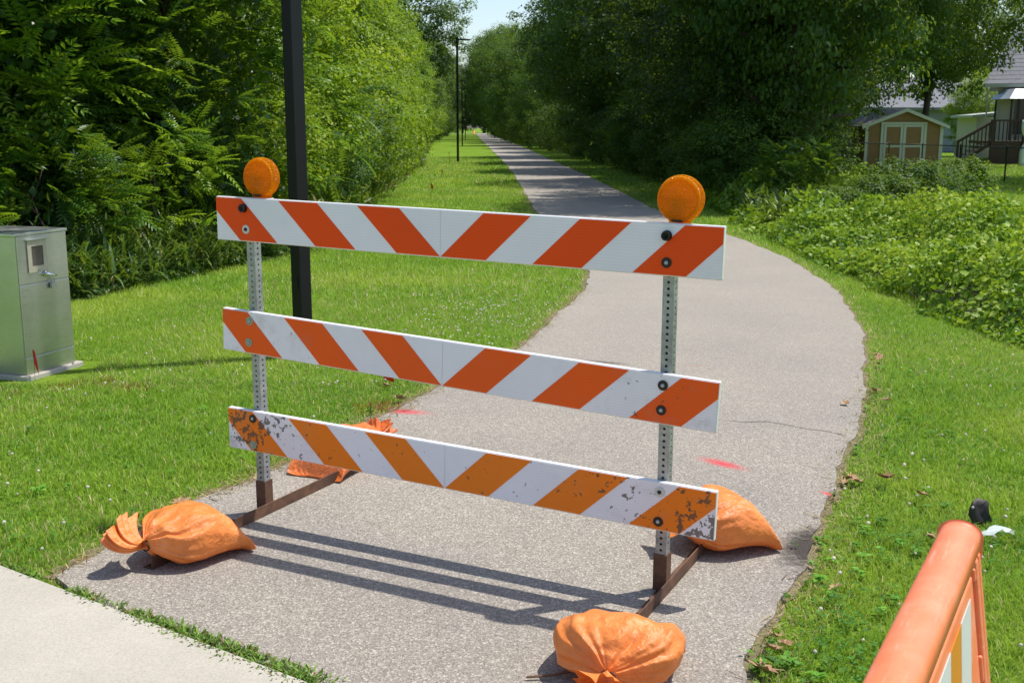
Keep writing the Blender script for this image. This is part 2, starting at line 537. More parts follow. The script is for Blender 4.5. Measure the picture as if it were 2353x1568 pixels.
def lawn_points(y0, y1, dens, seed):
    r_ = np.random.RandomState(seed)
    w = 0.50 * y1 + 1.2
    n = int((y1 - y0) * 2 * w * dens)
    P = np.stack([r_.uniform(-w, w, n), r_.uniform(y0, y1, n)], 1)
    k = np.abs(P[:, 0]) < 0.475 * P[:, 1] + 0.8
    P = P[k]
    P = P[(P[:, 0] > tree_x(P[:, 1]) - 0.4) & ~in_bed(P, .5)]
    P = P[~sidewalk_mask(P)]
    ins = inside(path_poly, P)
    if y0 < 12:
        q = np.where(ins & (r_.rand(len(P)) < .5))[0]
        ins[q[edge_dist(P[q]) < .06 * vnoise(P[q], 3.5, 14) * 1.6]] = False
    P = P[~ins]
    cb = np.array((-3.72, 8.32)); P = P[(np.abs(P - cb).max(1) > 0.42)]
    return P

def grass_blades(P, hmin, hmax, wid, segs, seed):
    r_ = np.random.RandomState(seed)
    n = len(P)
    ed = edge_dist(P)
    nz = vnoise(P, 0.9, 3); nz2 = vnoise(P, 3.2, 4); nz3 = vnoise(P, 0.45, 5)
    tall = 0.75 + 0.5 * nz2
    h = r_.uniform(hmin, hmax, n) * tall * np.clip(0.45 + ed * 3.2, 0.45, 1.0)
    ang = r_.rand(n) * 6.283
    lean = r_.uniform(0.2, 1.5, n) * h
    dx, dy = np.cos(ang), np.sin(ang)
    px, py = np.cos(ang + 1.3 + r_.rand(n)), np.sin(ang + 1.3 + r_.rand(n))
    w = wid * r_.uniform(0.6, 1.3, n)
    base = np.stack([P[:, 0], P[:, 1], np.full(n, -0.02)], 1)
    wv = np.stack([px * w, py * w, 0 * w], 1) * 0.5
    nz8 = vnoise(P, 8.0, 6); h = h * (.7 + .6 * nz8)
    tip = base + np.stack([dx * lean, dy * lean, h], 1)
    if segs == 2:
        mid = base + np.stack([dx * lean * .3, dy * lean * .3, h * .62], 1)
        V = np.stack([base - wv, base + wv, mid - wv * .85, mid + wv * .85, tip], 1)
        T = (np.arange(n) * 5)[:, None, None] + np.array([(0, 1, 3), (0, 3, 2), (2, 3, 4)])[None]
    else:
        V = np.stack([base - wv, base + wv, tip], 1)
        T = (np.arange(n) * 3)[:, None, None] + np.array([(0, 1, 2)])[None]
    k = V.shape[1]
    a = np.array((0.105, 0.255, 0.024)); b = np.array((0.300, 0.470, 0.040)); s = np.array((0.62, 0.52, 0.26)); lime = np.array((0.430, 0.530, 0.070))
    nz7 = vnoise(P, 8.0, 6)
    f = np.clip(-.05 + 0.6 * nz2 + .5 * nz7 + r_.uniform(-.35, .35, n), 0, 1)[:, None]
    c = a * (1 - f) + b * f
    f2 = np.clip((nz - 0.5) * 1.7 + r_.uniform(-.25, .25, n), 0, 0.7)[:, None]
    c = c * (1 - f2) + lime * f2
    dry = (r_.rand(n) < np.clip(0.06 + 0.10 * (nz3 > .55) + np.clip(0.22 - ed, 0, .3) * 2.4, 0, .8))[:, None]
    c = np.where(dry, s * r_.uniform(.6, 1.25, (n, 1)), c)
    # sprayed / scorched spots
    for (qx, qy, qr, qc, pr) in ((-0.90, 7.20, .17, (0.40, 0.045, 0.025), .75), (-3.30, 7.85, .14, (0.26, 0.095, 0.03), .6), (-3.05, 7.95, .16, (0.26, 0.10, 0.03), .45), (-2.75, 7.75, .13, (0.26, 0.10, 0.03), .5), (-1.50, 8.85, .12, (0.32, 0.09, 0.03), .6), (-3.55, 7.60, .10, (0.2, 0.07, 0.02), .4)):
        d = np.hypot(P[:, 0] - qx, P[:, 1] - qy) / qr
        hit = (r_.rand(n) < pr * np.clip(1.3 - d, 0, 1))[:, None]
        c = np.where(hit, np.array(qc), c)
    c = c * r_.uniform(.8, 1.2, (n, 1))
    return V.reshape(-1, 3), T.reshape(-1, 3), np.repeat(c, k, axis=0)

parts = []
for (y0, y1, dens, h0, h1, w, sg, sd) in ((2.3, 5.0, 9500, .018, .044, .0036, 2, 11), (5.0, 8.0, 5600, .020, .046, .0046, 2, 12), (8.0, 12.0, 3400, .022, .050, .0060, 1, 13), (12.0, 18.0, 1250, .036, .070, .010, 1, 14), (18.0, 34.0, 420, .04, .08, .017, 1, 15), (34.0, 70.0, 110, .05, .10, .035, 1, 16)):
    P = lawn_points(y0, y1, dens, sd)
    parts.append(grass_blades(P, h0, h1, w, sg, sd + 50))
V, T, A = join(parts)
gr = link_mesh('grass', np_mesh('grass', V, T, M['grass'], col=A))
tag(gr, 'short green lawn grass with yellowish and dry patches', 'grass', kind='stuff')

# straw thatch lying over the trail edges
def thatch(seed):
    r_ = np.random.RandomState(seed); out = []
    for c, sd, per in ((Lc, 1, 260), (Rc, -1, 50)):
        k = (c[:, 1] < 13) & (c[:, 1] > 2.6); c = c[k]
        seg = np.linalg.norm(np.diff(c, axis=0), axis=1)
        for i in range(len(c) - 1):
            n = int(seg[i] * per * (1.0 if c[i, 1] < 8 else .5)) + 1
            t = r_.rand(n, 1); q = c[i] * (1 - t) + c[i + 1] * t
            tn = (c[i + 1] - c[i]) / max(seg[i], 1e-6); nn = np.array((-tn[1], tn[0])) * sd
            clus = vnoise(q, 2.3, 21)[:, None]
            q = q + nn * (r_.normal(0.03, 0.045, (n, 1)) * (0.4 + 1.1 * clus) - 0.02)
            out.append(q[(r_.rand(n) < clus[:, 0] * 1.5)])
    P = np.concatenate(out); n = len(P)
    ang = r_.rand(n) * 6.283; L = r_.uniform(.02, .075, n); w = r_.uniform(.0015, .0035, n)
    d = np.stack([np.cos(ang), np.sin(ang), r_.uniform(-.05, .35, n)], 1) * L[:, None]
    s_ = np.stack([-np.sin(ang), np.cos(ang), 0 * ang], 1) * w[:, None]
    b = np.stack([P[:, 0], P[:, 1], np.full(n, 0.004)], 1)
    V = np.stack([b - s_, b + s_, b + d + s_ * .5, b + d - s_ * .5], 1)
    T = (np.arange(n) * 4)[:, None, None] + np.array([(0, 1, 2), (0, 2, 3)])[None]
    c = np.array((0.50, 0.39, 0.21)) * r_.uniform(.45, 1.3, (n, 1)) * np.array([1, 1, 1]); c[r_.rand(n) < .15] = (0.16, 0.07, 0.03)
    return V.reshape(-1, 3), T.reshape(-1, 3), np.repeat(c, 4, axis=0)
V, T, A = thatch(31)
tag(link_mesh('dry_grass', np_mesh('dry_grass', V, T, M['grass'], col=A)), 'dry straw thatch scattered along the trail edges', 'dry grass', kind='stuff')

# weeds growing in the joint between sidewalk and trail
def joint_weeds(seed):
    r_ = np.random.RandomState(seed)
    n = 5200; u = r_.uniform(-.2, 2.3, n); dn = vnoise(np.stack([u, 0 * u], 1), 5.0, 8)
    k = r_.rand(n) < np.clip((dn - .22) * 2.2, 0.02, 1) * np.clip(.35 + u * .5, .2, 1); u = u[k]; n = len(u)
    wd = 0.012 + 0.016 * np.clip(u, 0, 2)
    v = np.clip(r_.normal(0.0, 1, n), -1.7, 1.7) * wd
    P = SW_A + SW_D * u[:, None] + SW_N * (v[:, None] + .012)
    ang = r_.rand(n) * 6.283; h = r_.uniform(.006, .026, n); ln = r_.uniform(.008, .034, n); w = r_.uniform(.0022, .005, n)
    b = np.stack([P[:, 0], P[:, 1], np.zeros(n)], 1)
    d = np.stack([np.cos(ang) * ln, np.sin(ang) * ln, h], 1); s_ = np.stack([-np.sin(ang) * w, np.cos(ang) * w, 0 * w], 1)
    V = np.stack([b - s_ * .6, b + s_ * .6, b + d * .6 - s_, b + d * .6 + s_, b + d * np.array((1.15, 1.15, .92))], 1)
    T = (np.arange(n) * 5)[:, None, None] + np.array([(0, 1, 3), (0, 3, 2), (2, 3, 4)])[None]
    c = (np.array((0.10, 0.230, 0.030)) * (1 - r_.rand(n, 1)) + np.array((0.22, 0.33, 0.06)) * r_.rand(n, 1)); c[r_.rand(n) < .1] = (.26, .19, .08)
    return V.reshape(-1, 3), T.reshape(-1, 3), np.repeat(c, 5, axis=0)
V, T, A = joint_weeds(41)
tag(link_mesh('weeds', np_mesh('weeds', V, T, M['grass'], col=A)), 'low green weeds growing in the sidewalk joint', 'weeds', kind='stuff')

# clover leaves and white clover heads
def clover(seed):
    r_ = np.random.RandomState(seed)
    P = np.concatenate([lawn_points(2.4, 5.5, 260, 61), lawn_points(5.5, 10, 130, 62)])
    nz = vnoise(P, 1.7, 9); P = P[(r_.rand(len(P)) < np.clip((nz - .35) * 2.5, .03, 1)) & (edge_dist(P) > .05)]
    n = len(P); V_, T_, C_ = [], [], []
    m = 0
    ang0 = r_.rand(n) * 6.283
    for k in range(3):
        a = ang0 + k * 2.094
        S = r_.uniform(.008, .015, n)
        b = np.stack([P[:, 0], P[:, 1], r_.uniform(.012, .035, n)], 1)
        X = np.stack([np.cos(a), np.sin(a), r_.uniform(-.1, .3, n)], 1); Z = np.tile((0, 0, 1.0), (n, 1))
        V, T, _ = scatter(LEAF2, b, X, Z, S * 1.4)
        c = np.array((0.07, 0.19, 0.03)) * r_.uniform(.7, 1.6, (n, 1))
        V_.append(V); T_.append(T + m); C_.append(np.repeat(c, 4, axis=0)); m += len(V)
    return np.concatenate(V_), np.concatenate(T_), np.concatenate(C_)
V, T, A = clover(71)
tag(link_mesh('clover', np_mesh('clover', V, T, M['grass'], col=A)), 'small clover leaves growing through the lawn', 'clover', kind='stuff')

def clover_heads(seed):
    r_ = np.random.RandomState(seed)
    P = [lawn_points(2.6, 6, 24, 81), lawn_points(6, 14, 10, 82)]
    P = np.concatenate(P); nz = vnoise(P, .8, 10)
    right = P[:, 0] > .8
    P = P[r_.rand(len(P)) < np.where(right, .55, np.clip((nz - .5) * 2, 0.05, .8))]
    cl = np.array((-.25, 10.6)) + r_.normal(0, 1, (330, 2)) * np.array((.55, 1.15)); cl2 = np.array((-1.9, 8.2)) + r_.normal(0, 1, (60, 2)) * np.array((1.0, .5))
    cl = np.concatenate([cl, cl2]); cl = cl[~inside(path_poly, cl)]
    P = np.concatenate([P, cl]); P = P[edge_dist(P) > .04]
    n = len(P)
    bm = bmesh.new(); bmesh.ops.create_icosphere(bm, subdivisions=1, radius=1); tv = np.array([v.co[:] for v in bm.verts]); tf = np.array([[v.index for v in f.verts] for f in bm.faces]); bm.free()
    tv = tv * np.array((1, 1, .8)) * (1 + .12 * np.random.RandomState(1).rand(len(tv), 1))
    z = r_.uniform(.035, .075, n)
    V, T, _ = scatter((tv, tf), np.stack([P[:, 0], P[:, 1], z], 1), r_.normal(0, 1, (n, 3)), np.tile((0, 0, 1.), (n, 1)), r_.uniform(.006, .0105, n))
    c = np.repeat(np.array((.86, .81, .72)) * r_.uniform(.7, 1.1, (n, 1)), len(tv), axis=0)
    return V, T, c
V, T, A = clover_heads(91)
tag(link_mesh('clover_flowers', np_mesh('clover_flowers', V, T, M['grass'], col=A)), 'small white clover heads dotted through the grass', 'clover flowers', kind='stuff')

# broad-leaved weeds along the right-hand trail edge
def rosettes(seed):
    r_ = np.random.RandomState(seed)
    c = Rc[(Rc[:, 1] > 3.0) & (Rc[:, 1] < 8.5)]
    b = c[r_.randint(0, len(c), 70)] + np.stack([np.abs(r_.normal(.05, .30, 70)), r_.normal(0, .06, 70)], 1)
    b2 = lawn_points(2.6, 7.5, 2.2, 95)
    b = np.concatenate([b, b2]); b = b[~inside(path_poly, b)]
    per = 8; n = len(b) * per; ci = np.repeat(np.arange(len(b)), per)
    a = np.tile(np.arange(per) * 6.283 / per, len(b)) + r_.rand(n)
    P = np.stack([b[ci, 0], b[ci, 1], np.full(n, .0)], 1) + r_.normal(0, .008, (n, 3)) * np.array((1, 1, 0))
    P[:, 2] = r_.uniform(.002, .018, n)
    X = np.stack([np.cos(a), np.sin(a), r_.uniform(.05, .5, n)], 1)
    sz = (r_.uniform(.02, .044, len(b)))[ci] * r_.uniform(.6, 1.1, n)
    V, T, _ = scatter(LEAF4, P, X, unit(np.array((0, 0, 1.)) + r_.normal(0, .2, (n, 3))), sz, None, .75)
    col = (np.array((.13, .30, .035)) * r_.uniform(.6, 1.5, (len(b), 1)))[ci] * r_.uniform(.8, 1.2, (n, 1))
    return V, T, np.repeat(col, 7, axis=0)
V, T, A = rosettes(93)
tag(link_mesh('broadleaf_weeds', np_mesh('broadleaf_weeds', V, T, M['grass'], col=A)), 'low broad-leaved weeds among the grass by the trail edge', 'weeds', kind='stuff')

# ------------------------------------------------------------------ striped barricade
TH = 0.46817
BC = (-0.30196, 4.5957, 0.0)
def sheeting(name, col, wear, seed, dark=(0.10, 0.075, 0.055)):
    m, nt, b, o = new_mat(name)
    co = objco(nt)
    mp = node(nt, 'ShaderNodeMapping'); mp.inputs['Location'].default_value = (seed * 3.7, seed, 0); link(nt, co, mp.inputs[0])
    v = mp.outputs[0]
    sx = node(nt, 'ShaderNodeSeparateXYZ'); link(nt, co, sx.inputs[0])
    ends = mrange(nt, mth(nt, 'ABSOLUTE', sx.outputs[0]), 0.45, 1.15)
    # honeycomb print of the reflective film, faint horizontal banding
    wv = node(nt, 'ShaderNodeTexWave', bands_direction='Z'); wv.inputs['Scale'].default_value = 26; wv.inputs['Distortion'].default_value = 1.5; wv.inputs['Detail'].default_value = 2; link(nt, v, wv.inputs['Vector'])
    big = noise(nt, v, 3, 4)
    c = mixc(nt, mrange(nt, wv.outputs['Fac'], 0.3, 1.0, 0.0, 0.16), col, tuple(x * .68 for x in col))
    c = mixc(nt, mrange(nt, big, 0.35, 0.75, 0.0, 0.28), c, tuple(x * .75 + .01 for x in col))
    # grime film toward the edges of the board
    gr_ = mth(nt, 'MULTIPLY', mrange(nt, noise(nt, v, 7, 5, .7), 0.5, 0.75), mth(nt, 'ADD', mth(nt, 'MULTIPLY', ends, .5), .1))
    c = mixc(nt, mth(nt, 'MULTIPLY', gr_, min(.7, wear * 1.2)), c, (0.30, 0.255, 0.20))
    # chips and scrapes
    sp = noise(nt, v, 30, 5, 0.62)
    reg = noise(nt, v, 4.5, 3, 0.6)
    thr = mth(nt, 'SUBTRACT', 0.745 - 0.07 * wear, mth(nt, 'MULTIPLY', mth(nt, 'MULTIPLY', ends, mrange(nt, reg, .35, .65)), 0.125 * wear))
    chips = mrange(nt, mth(nt, 'SUBTRACT', sp, thr), 0.0, 0.012)
    ms = node(nt, 'ShaderNodeMapping'); ms.inputs['Scale'].default_value = (2.2, 1, 26); ms.inputs['Rotation'].default_value = (0, .12, 0); link(nt, v, ms.inputs[0])
    scr = mrange(nt, noise(nt, ms.outputs[0], 3.2, 3, .6), 0.765 - .03 * wear, 0.79)
    dm = mth(nt, 'MAXIMUM', chips, mth(nt, 'MULTIPLY', scr, .6))
    c = mixc(nt, mth(nt, 'MULTIPLY', dm, .85), c, dark)
    link(nt, c, b.inputs['Base Color'])
    b.inputs['Roughness'].default_value = 0.42
    b.inputs['Specular IOR Level'].default_value = 0.22
    bump(nt, mth(nt, 'ADD', mth(nt, 'MULTIPLY', big, .6), mth(nt, 'MULTIPLY', dm, -.4)), b, 0.12, 0.01)
    return m
def rust_material(name, a, bb):
    m, nt, b, o = new_mat(name)
    f = noise(nt, objco(nt), 22, 6, .7)
    f2 = noise(nt, objco(nt), 4, 4, .6)
    link(nt, mixc(nt, mrange(nt, f2, .35, .65), ramp(nt, f, [(0.25, a), (0.75, bb)]), tuple(x * .8 for x in a)), b.inputs['Base Color'])
    b.inputs['Roughness'].default_value = .75; b.inputs['Metallic'].default_value = .15
    bump(nt, f, b, .5, .003)
    return m
M['rust'] = rust_material('rust', (0.085, 0.042, 0.026), (0.235, 0.115, 0.062))
def galv_material():
    m, nt, b, o = new_mat('galvanised')
    vo = node(nt, 'ShaderNodeTexVoronoi'); vo.inputs['Scale'].default_value = 45; link(nt, objco(nt), vo.inputs['Vector'])
    f = noise(nt, objco(nt), 7, 5, .65)
    c = mixc(nt, .5, ramp(nt, vo.outputs['Color'], [(0, (.25, .26, .28)), (1, (.50, .51, .53))]), ramp(nt, f, [(.3, (.20, .20, .21)), (.7, (.50, .51, .53))]))
    link(nt, c, b.inputs['Base Color']); b.inputs['Metallic'].default_value = .65; b.inputs['Roughness'].default_value = .48
    return m
M['galv'] = galv_material()
M['board'] = simple('board_white', (0.74, 0.74, 0.73), .45, 0, 9, .10)
M['black_bolt'] = simple('black_bolt', (.025, .021, .019), .5, .3)
M['steel_bolt'] = simple('steel_bolt', (.45, .45, .44), .4, .8)
M['green_washer'] = simple('green_washer', (.30, .36, .24), .6)
M['white_washer'] = simple('white_washer', (.62, .62, .58), .5)

bar = empty('striped_barricade', BC, -TH, 'three-rail orange and white striped road barricade with two amber lamps', 'barricade')
def perforated(h, w):
    mb = MB(); r_ = 0.0062; pitch = 0.0254; n = int(h / pitch); half = w / 2
    for k in range(4):
        M4 = Matrix.Rotation(k * math.pi / 2, 4, 'Z')
        for i in range(n):
            z = i * pitch; zc = z + pitch / 2; hp = pitch / 2
            outer = [(half, -hp), (half, 0), (half, hp), (0, hp), (-half, hp), (-half, 0), (-half, -hp), (0, -hp)]
            vs = [M4 @ Vector((a, -half, zc + b)) for a, b in outer]
            an = [-.6, 0, .6, math.pi / 2, math.pi - .6, math.pi, math.pi + .6, 1.5 * math.pi]
            vs += [M4 @ Vector((r_ * math.cos(t), -half, zc + r_ * math.sin(t))) for t in an]
            vs += [M4 @ Vector((r_ * math.cos(t), -half + .0035, zc + r_ * math.sin(t))) for t in an]
            fs = [(j, (j + 1) % 8, 8 + (j + 1) % 8, 8 + j) for j in range(8)]
            fs += [(8 + j, 8 + (j + 1) % 8, 16 + (j + 1) % 8, 16 + j) for j in range(8)]
            mb.add(vs, fs)
    return mb
POST_Y = 0.052
for s_, ztop in ((-1.049, 1.47), (1.000, 1.43)):
    po = perforated(ztop - .03, .046).build('post', M['galv'], bar); po.location = (s_, POST_Y, .02)
    # rusty square sleeve around the foot of the post
    sv = MB()
    for a, b, c, d in ((-.0285, .0285, -.0285, -.0235), (-.0285, .0285, .0235, .0285), (-.0285, -.0235, -.0235, .0235), (.0235, .0285, -.0235, .0235)):
        sv.box(a, b, c, d, 0, .155)
    so = sv.build('sleeve', M['rust'], bar); so.location = (s_, POST_Y, .012)
    ft = MB()
    fx = s_ + .0295
    ft.box(fx, fx + .006, -.735, .80, .001, .056); ft.box(fx - .046, fx - .0001, -.735, .80, .001, .007)
    ft.build('foot', M['rust'], bar, bevel=.001)

W2 = 1.219; RH = 0.2032; RT = 0.026
def stripe_polys():
    out = []
    for k in range(3):
        a, b = -.2155 - .431 * k, -.431 * k           # bottom edge of the left-hand stripes
        lo = [(a, 0), (b, 0), (b - RH, RH), (a - RH, RH)]
        lim = -W2 + .004
        pts = []
        for i in range(4):                             # clip at the board end
            p0, p1 = lo[i], lo[(i + 1) % 4]
            if p0[0] >= lim: pts.append(p0)
            if (p0[0] >= lim) != (p1[0] >= lim):
                t = (lim - p0[0]) / (p1[0] - p0[0]); pts.append((lim, p0[1] + t * (p1[1] - p0[1])))
        out.append(pts)
    return out
RAILS = (  # zl, zr, s offset, orange, wear, bolts (x, z, kind)
    (1.5447, 1.5039, 0.002, (0.92, 0.080, 0.006), 0.18, 'tube'),
    (1.0169, 0.9121, 0.008, (0.93, 0.118, 0.012), 0.62, 'mix'),
    (0.5290, 0.4766, 0.012, (0.93, 0.225, 0.014), 1.3, 'worn'))
BOLTS = (((-1.051, 1.494, 'cup'), (-1.041, 1.396, 'white'), (1.0, 1.46, 'cup'), (1.003, 1.357, 'black')),
         ((-1.045, .965, 'green'), (-1.051, .861, 'green'), (1.003, .876, 'black'), (1.003, .776, 'black')),
         ((-1.054, .488, 'black'), (-1.056, .357, 'green'), (1.0, .441, 'white'), (1.0, .317, 'black')))
for ri, (zl, zr, off, orange, wear, _) in enumerate(RAILS):
    tilt = math.atan2(zl - zr, 2 * W2)
    wm = sheeting('white_sheeting', (0.90, 0.86, 0.93), wear, ri + 1)
    om = sheeting('orange_sheeting', orange, wear, ri + 1)
    rl = MB().box(-W2, W2, 0, RT, -RH, 0).build('rail', M['board'], bar, bevel=.003)
    rl.location = (off, 0, (zl + zr) / 2); rl.rotation_euler = (0, tilt, 0)
    for x0, x1 in ((-W2 + .003, -.0016), (.0016, W2 - .003)):
        MB().box(x0, x1, -.0016, -.0002, -RH + .004, -.004).build('white_sheet', wm, rl)
    for pts in stripe_polys():
        for mir in (1, -1):
            q = [(x * mir, z - RH) for x, z in pts]
            q = [(x - .0022 * mir, min(max(z, -RH + .005), -.005)) for x, z in q]
            n = len(q); mb = MB()
            mb.add([(x, -.0032, z) for x, z in q] + [(x, -.0018, z) for x, z in q], [tuple(range(n)) if mir > 0 else tuple(reversed(range(n)))] + [(i, (i + 1) % n, n + (i + 1) % n, n + i) for i in range(n)])
            mb.build('orange_stripe', om, rl)
    for bx_, bz_, kind in BOLTS[ri]:
        Mx = Matrix.Translation((bx_ - off, 0, bz_ - (zl + zr) / 2 + (bx_) * math.tan(tilt))) @ Matrix.Rotation(math.pi / 2, 4, 'X')
        wmat = {'cup': M['black_bolt'], 'black': M['black_bolt'], 'white': M['white_washer'], 'green': M['green_washer']}[kind]
        wo = MB().lathe([(.0, .0034), (.0205, .0034), (.0205, .0062), (.0, .0064)], 20, Mx).build('washer', wmat, rl)
        if kind == 'cup':
            MB().lathe([(.0, .0066), (.017, .0066), (.019, .02), (.015, .026), (.012, .0255), (.010, .014), (.0, .013)], 18, Mx).build('bolt', M['black_bolt'], rl, True)
        else:
            MB().lathe([(.0, .0066), (.0085, .0066), (.008, .010), (.0045, .0125), (.0, .013)], 12, Mx).build('bolt', M['black_bolt'] if kind == 'white' else M['steel_bolt'], rl, True)

def amber_material(name, clear):
    m, nt, b, o = new_mat(name)
    co = objco(nt)
    sx = node(nt, 'ShaderNodeSeparateXYZ'); link(nt, co, sx.inputs[0])
    def cell(ax):
        fr = mth(nt, 'FRACT', mth(nt, 'MULTIPLY', sx.outputs[ax], 130.0))
        d = mth(nt, 'SUBTRACT', fr, .5); return mth(nt, 'MULTIPLY', d, d)
    vo = node(nt, 'ShaderNodeTexVoronoi'); vo.inputs['Scale'].default_value = 70; link(nt, co, vo.inputs['Vector'])
    hgt = mth(nt, 'ADD', mth(nt, 'ADD', cell(0), cell(2)), mth(nt, 'MULTIPLY', vo.outputs['Distance'], .8))
    b.inputs['Base Color'].default_value = (1.0, 0.50, 0.006, 1)
    b.inputs['Roughness'].default_value = .12
    bump(nt, hgt, b, .9, .012)
    bn = b.inputs['Normal'].links[0].from_socket
    tr = node(nt, 'ShaderNodeBsdfTranslucent'); tr.inputs[0].default_value = (1.0, .56, .006, 1); link(nt, bn, tr.inputs['Normal'])
    gl = node(nt, 'ShaderNodeBsdfTransparent'); gl.inputs[0].default_value = (1.0, .70, .04, 1)
    mx = node(nt, 'ShaderNodeMixShader'); mx.inputs[0].default_value = .70
    link(nt, b.outputs[0], mx.inputs[1]); link(nt, tr.outputs[0], mx.inputs[2])
    m2 = node(nt, 'ShaderNodeMixShader'); m2.inputs[0].default_value = clear
    link(nt, mx.outputs[0], m2.inputs[1]); link(nt, gl.outputs[0], m2.inputs[2]); link(nt, m2.outputs[0], o.inputs[0])
    return m
M['amber'] = amber_material('amber_lens', .12)
M['amber_back'] = amber_material('amber_lens_clear', .72)
M['amber_ring'] = amber_material('amber_rim', .55)
def amber_inner():
    m, nt, b, o = new_mat('amber_inner')
    co = objco(nt)
    b.inputs['Base Color'].default_value = (.92, .80, .45, 1); b.inputs['Roughness'].default_value = .22; b.inputs['Metallic'].default_value = .7
    vo = node(nt, 'ShaderNodeTexVoronoi'); vo.inputs['Scale'].default_value = 90; link(nt, co, vo.inputs['Vector'])
    bump(nt, vo.outputs['Distance'], b, .9, .01)
    return m
M['amber_inner'] = amber_inner()
M['battery'] = simple('battery_bracket', (.55, .55, .54), .5, .3)
for s_, z_, r_ in ((-0.985, 1.634, .089), (1.032, 1.596, .089)):
    wl = MB().lathe([(r_ * .95, -.024), (r_ * 1.0, -.020), (r_ * 1.03, -.008), (r_ * 1.03, .008), (r_ * 1.0, .020), (r_ * .95, .024)], 40, Matrix.Rotation(math.pi / 2, 4, 'X')).build('warning_lamp', M['amber_ring'], bar, True)
    wl.location = (s_, .052, z_)
    for sg in (-1, 1):
        prof = [(r_ * .975, .0245), (r_ * .93, .030), (r_ * .86, .031), (r_ * .835, .0275), (r_ * .81, .031), (r_ * .6, .035), (r_ * .3, .0375), (.0005, .038)]
        MB().lathe(prof, 40, Matrix.Rotation(math.pi / 2 * -sg, 4, 'X') if sg < 0 else Matrix.Rotation(math.pi / 2, 4, 'X') @ Matrix.Rotation(math.pi, 4, 'X')).build('lens', M['amber_back'] if sg > 0 else M['amber'], wl, True)
    MB().lathe([(r_ * .42, -.003), (r_ * .42, .003), (r_ * .25, .014), (.001, .018)], 20, Matrix.Rotation(math.pi / 2, 4, 'X')).build('bulb', M['amber_inner'], wl, True)
    MB().box(-r_ * .8, r_ * .8, -.0008, .0008, -.0012, .0012).build('lens_seam', M['amber'], wl).location = (0, -.0385, 0)
    nk = MB().box(-.040, .040, -.026, .026, -r_ * 1.0 - .004, -r_ * .80)
    nk.build('lamp_neck', M['amber_ring'], wl, bevel=.006)
    MB().box(-.026, .018, -.0330, -.0268, -r_ * .96, -r_ * .87).build('lamp_slot', M['black_bolt'], wl, bevel=.002)
    MB().box(-.045, .045, -.028, .028, -r_ - .030, -r_ - .0045).build('bracket', M['battery'], wl, bevel=.003)

# ------------------------------------------------------------------ sandbags
from mathutils import noise as mnoise
def bag_material(name, col):
    m, nt, b, o = new_mat(name)
    co = objco(nt)
    f = noise(nt, co, 9, 5, .65)
    c = ramp(nt, f, [(0.25, tuple(x * .78 for x in col)), (0.55, col), (0.8, (min(1, col[0] * 1.05), col[1] * 1.35, col[2] * 2.2))])
    c = mixc(nt, mrange(nt, noise(nt, co, 26, 4, .7), .62, .8, 0, .35), c, (0.35, 0.17, 0.08))
    link(nt, c, b.inputs['Base Color'])
    b.inputs['Roughness'].default_value = .38; b.inputs['Specular IOR Level'].default_value = .5
    wv = node(nt, 'ShaderNodeTexWave', bands_direction='X'); wv.inputs['Scale'].default_value = 110; link(nt, co, wv.inputs['Vector'])
    rg = mth(nt, 'ABSOLUTE', mth(nt, 'SUBTRACT', noise(nt, co, 11, 3, .5), .5)); rg2 = mth(nt, 'ABSOLUTE', mth(nt, 'SUBTRACT', noise(nt, co, 27, 3, .5), .5))
    bump(nt, mth(nt, 'ADD', mth(nt, 'MULTIPLY', wv.outputs['Fac'], .03), mth(nt, 'ADD', mth(nt, 'MULTIPLY', rg, -1.6), mth(nt, 'MULTIPLY', rg2, -.7))), b, .48, .03)
    tr = node(nt, 'ShaderNodeBsdfTranslucent'); link(nt, c, tr.inputs[0])
    mx = node(nt, 'ShaderNodeMixShader'); mx.inputs[0].default_value = .15
    link(nt, b.outputs[0], mx.inputs[1]); link(nt, tr.outputs[0], mx.inputs[2]); link(nt, mx.outputs[0], o.inputs[0])
    return m
M['bag'] = bag_material('bag_orange', (0.93, 0.285, 0.065))
M['bag_deep'] = bag_material('bag_orange_deep', (0.84, 0.21, 0.045))
M['tie'] = simple('tie_black', (.012, .012, .012), .5)

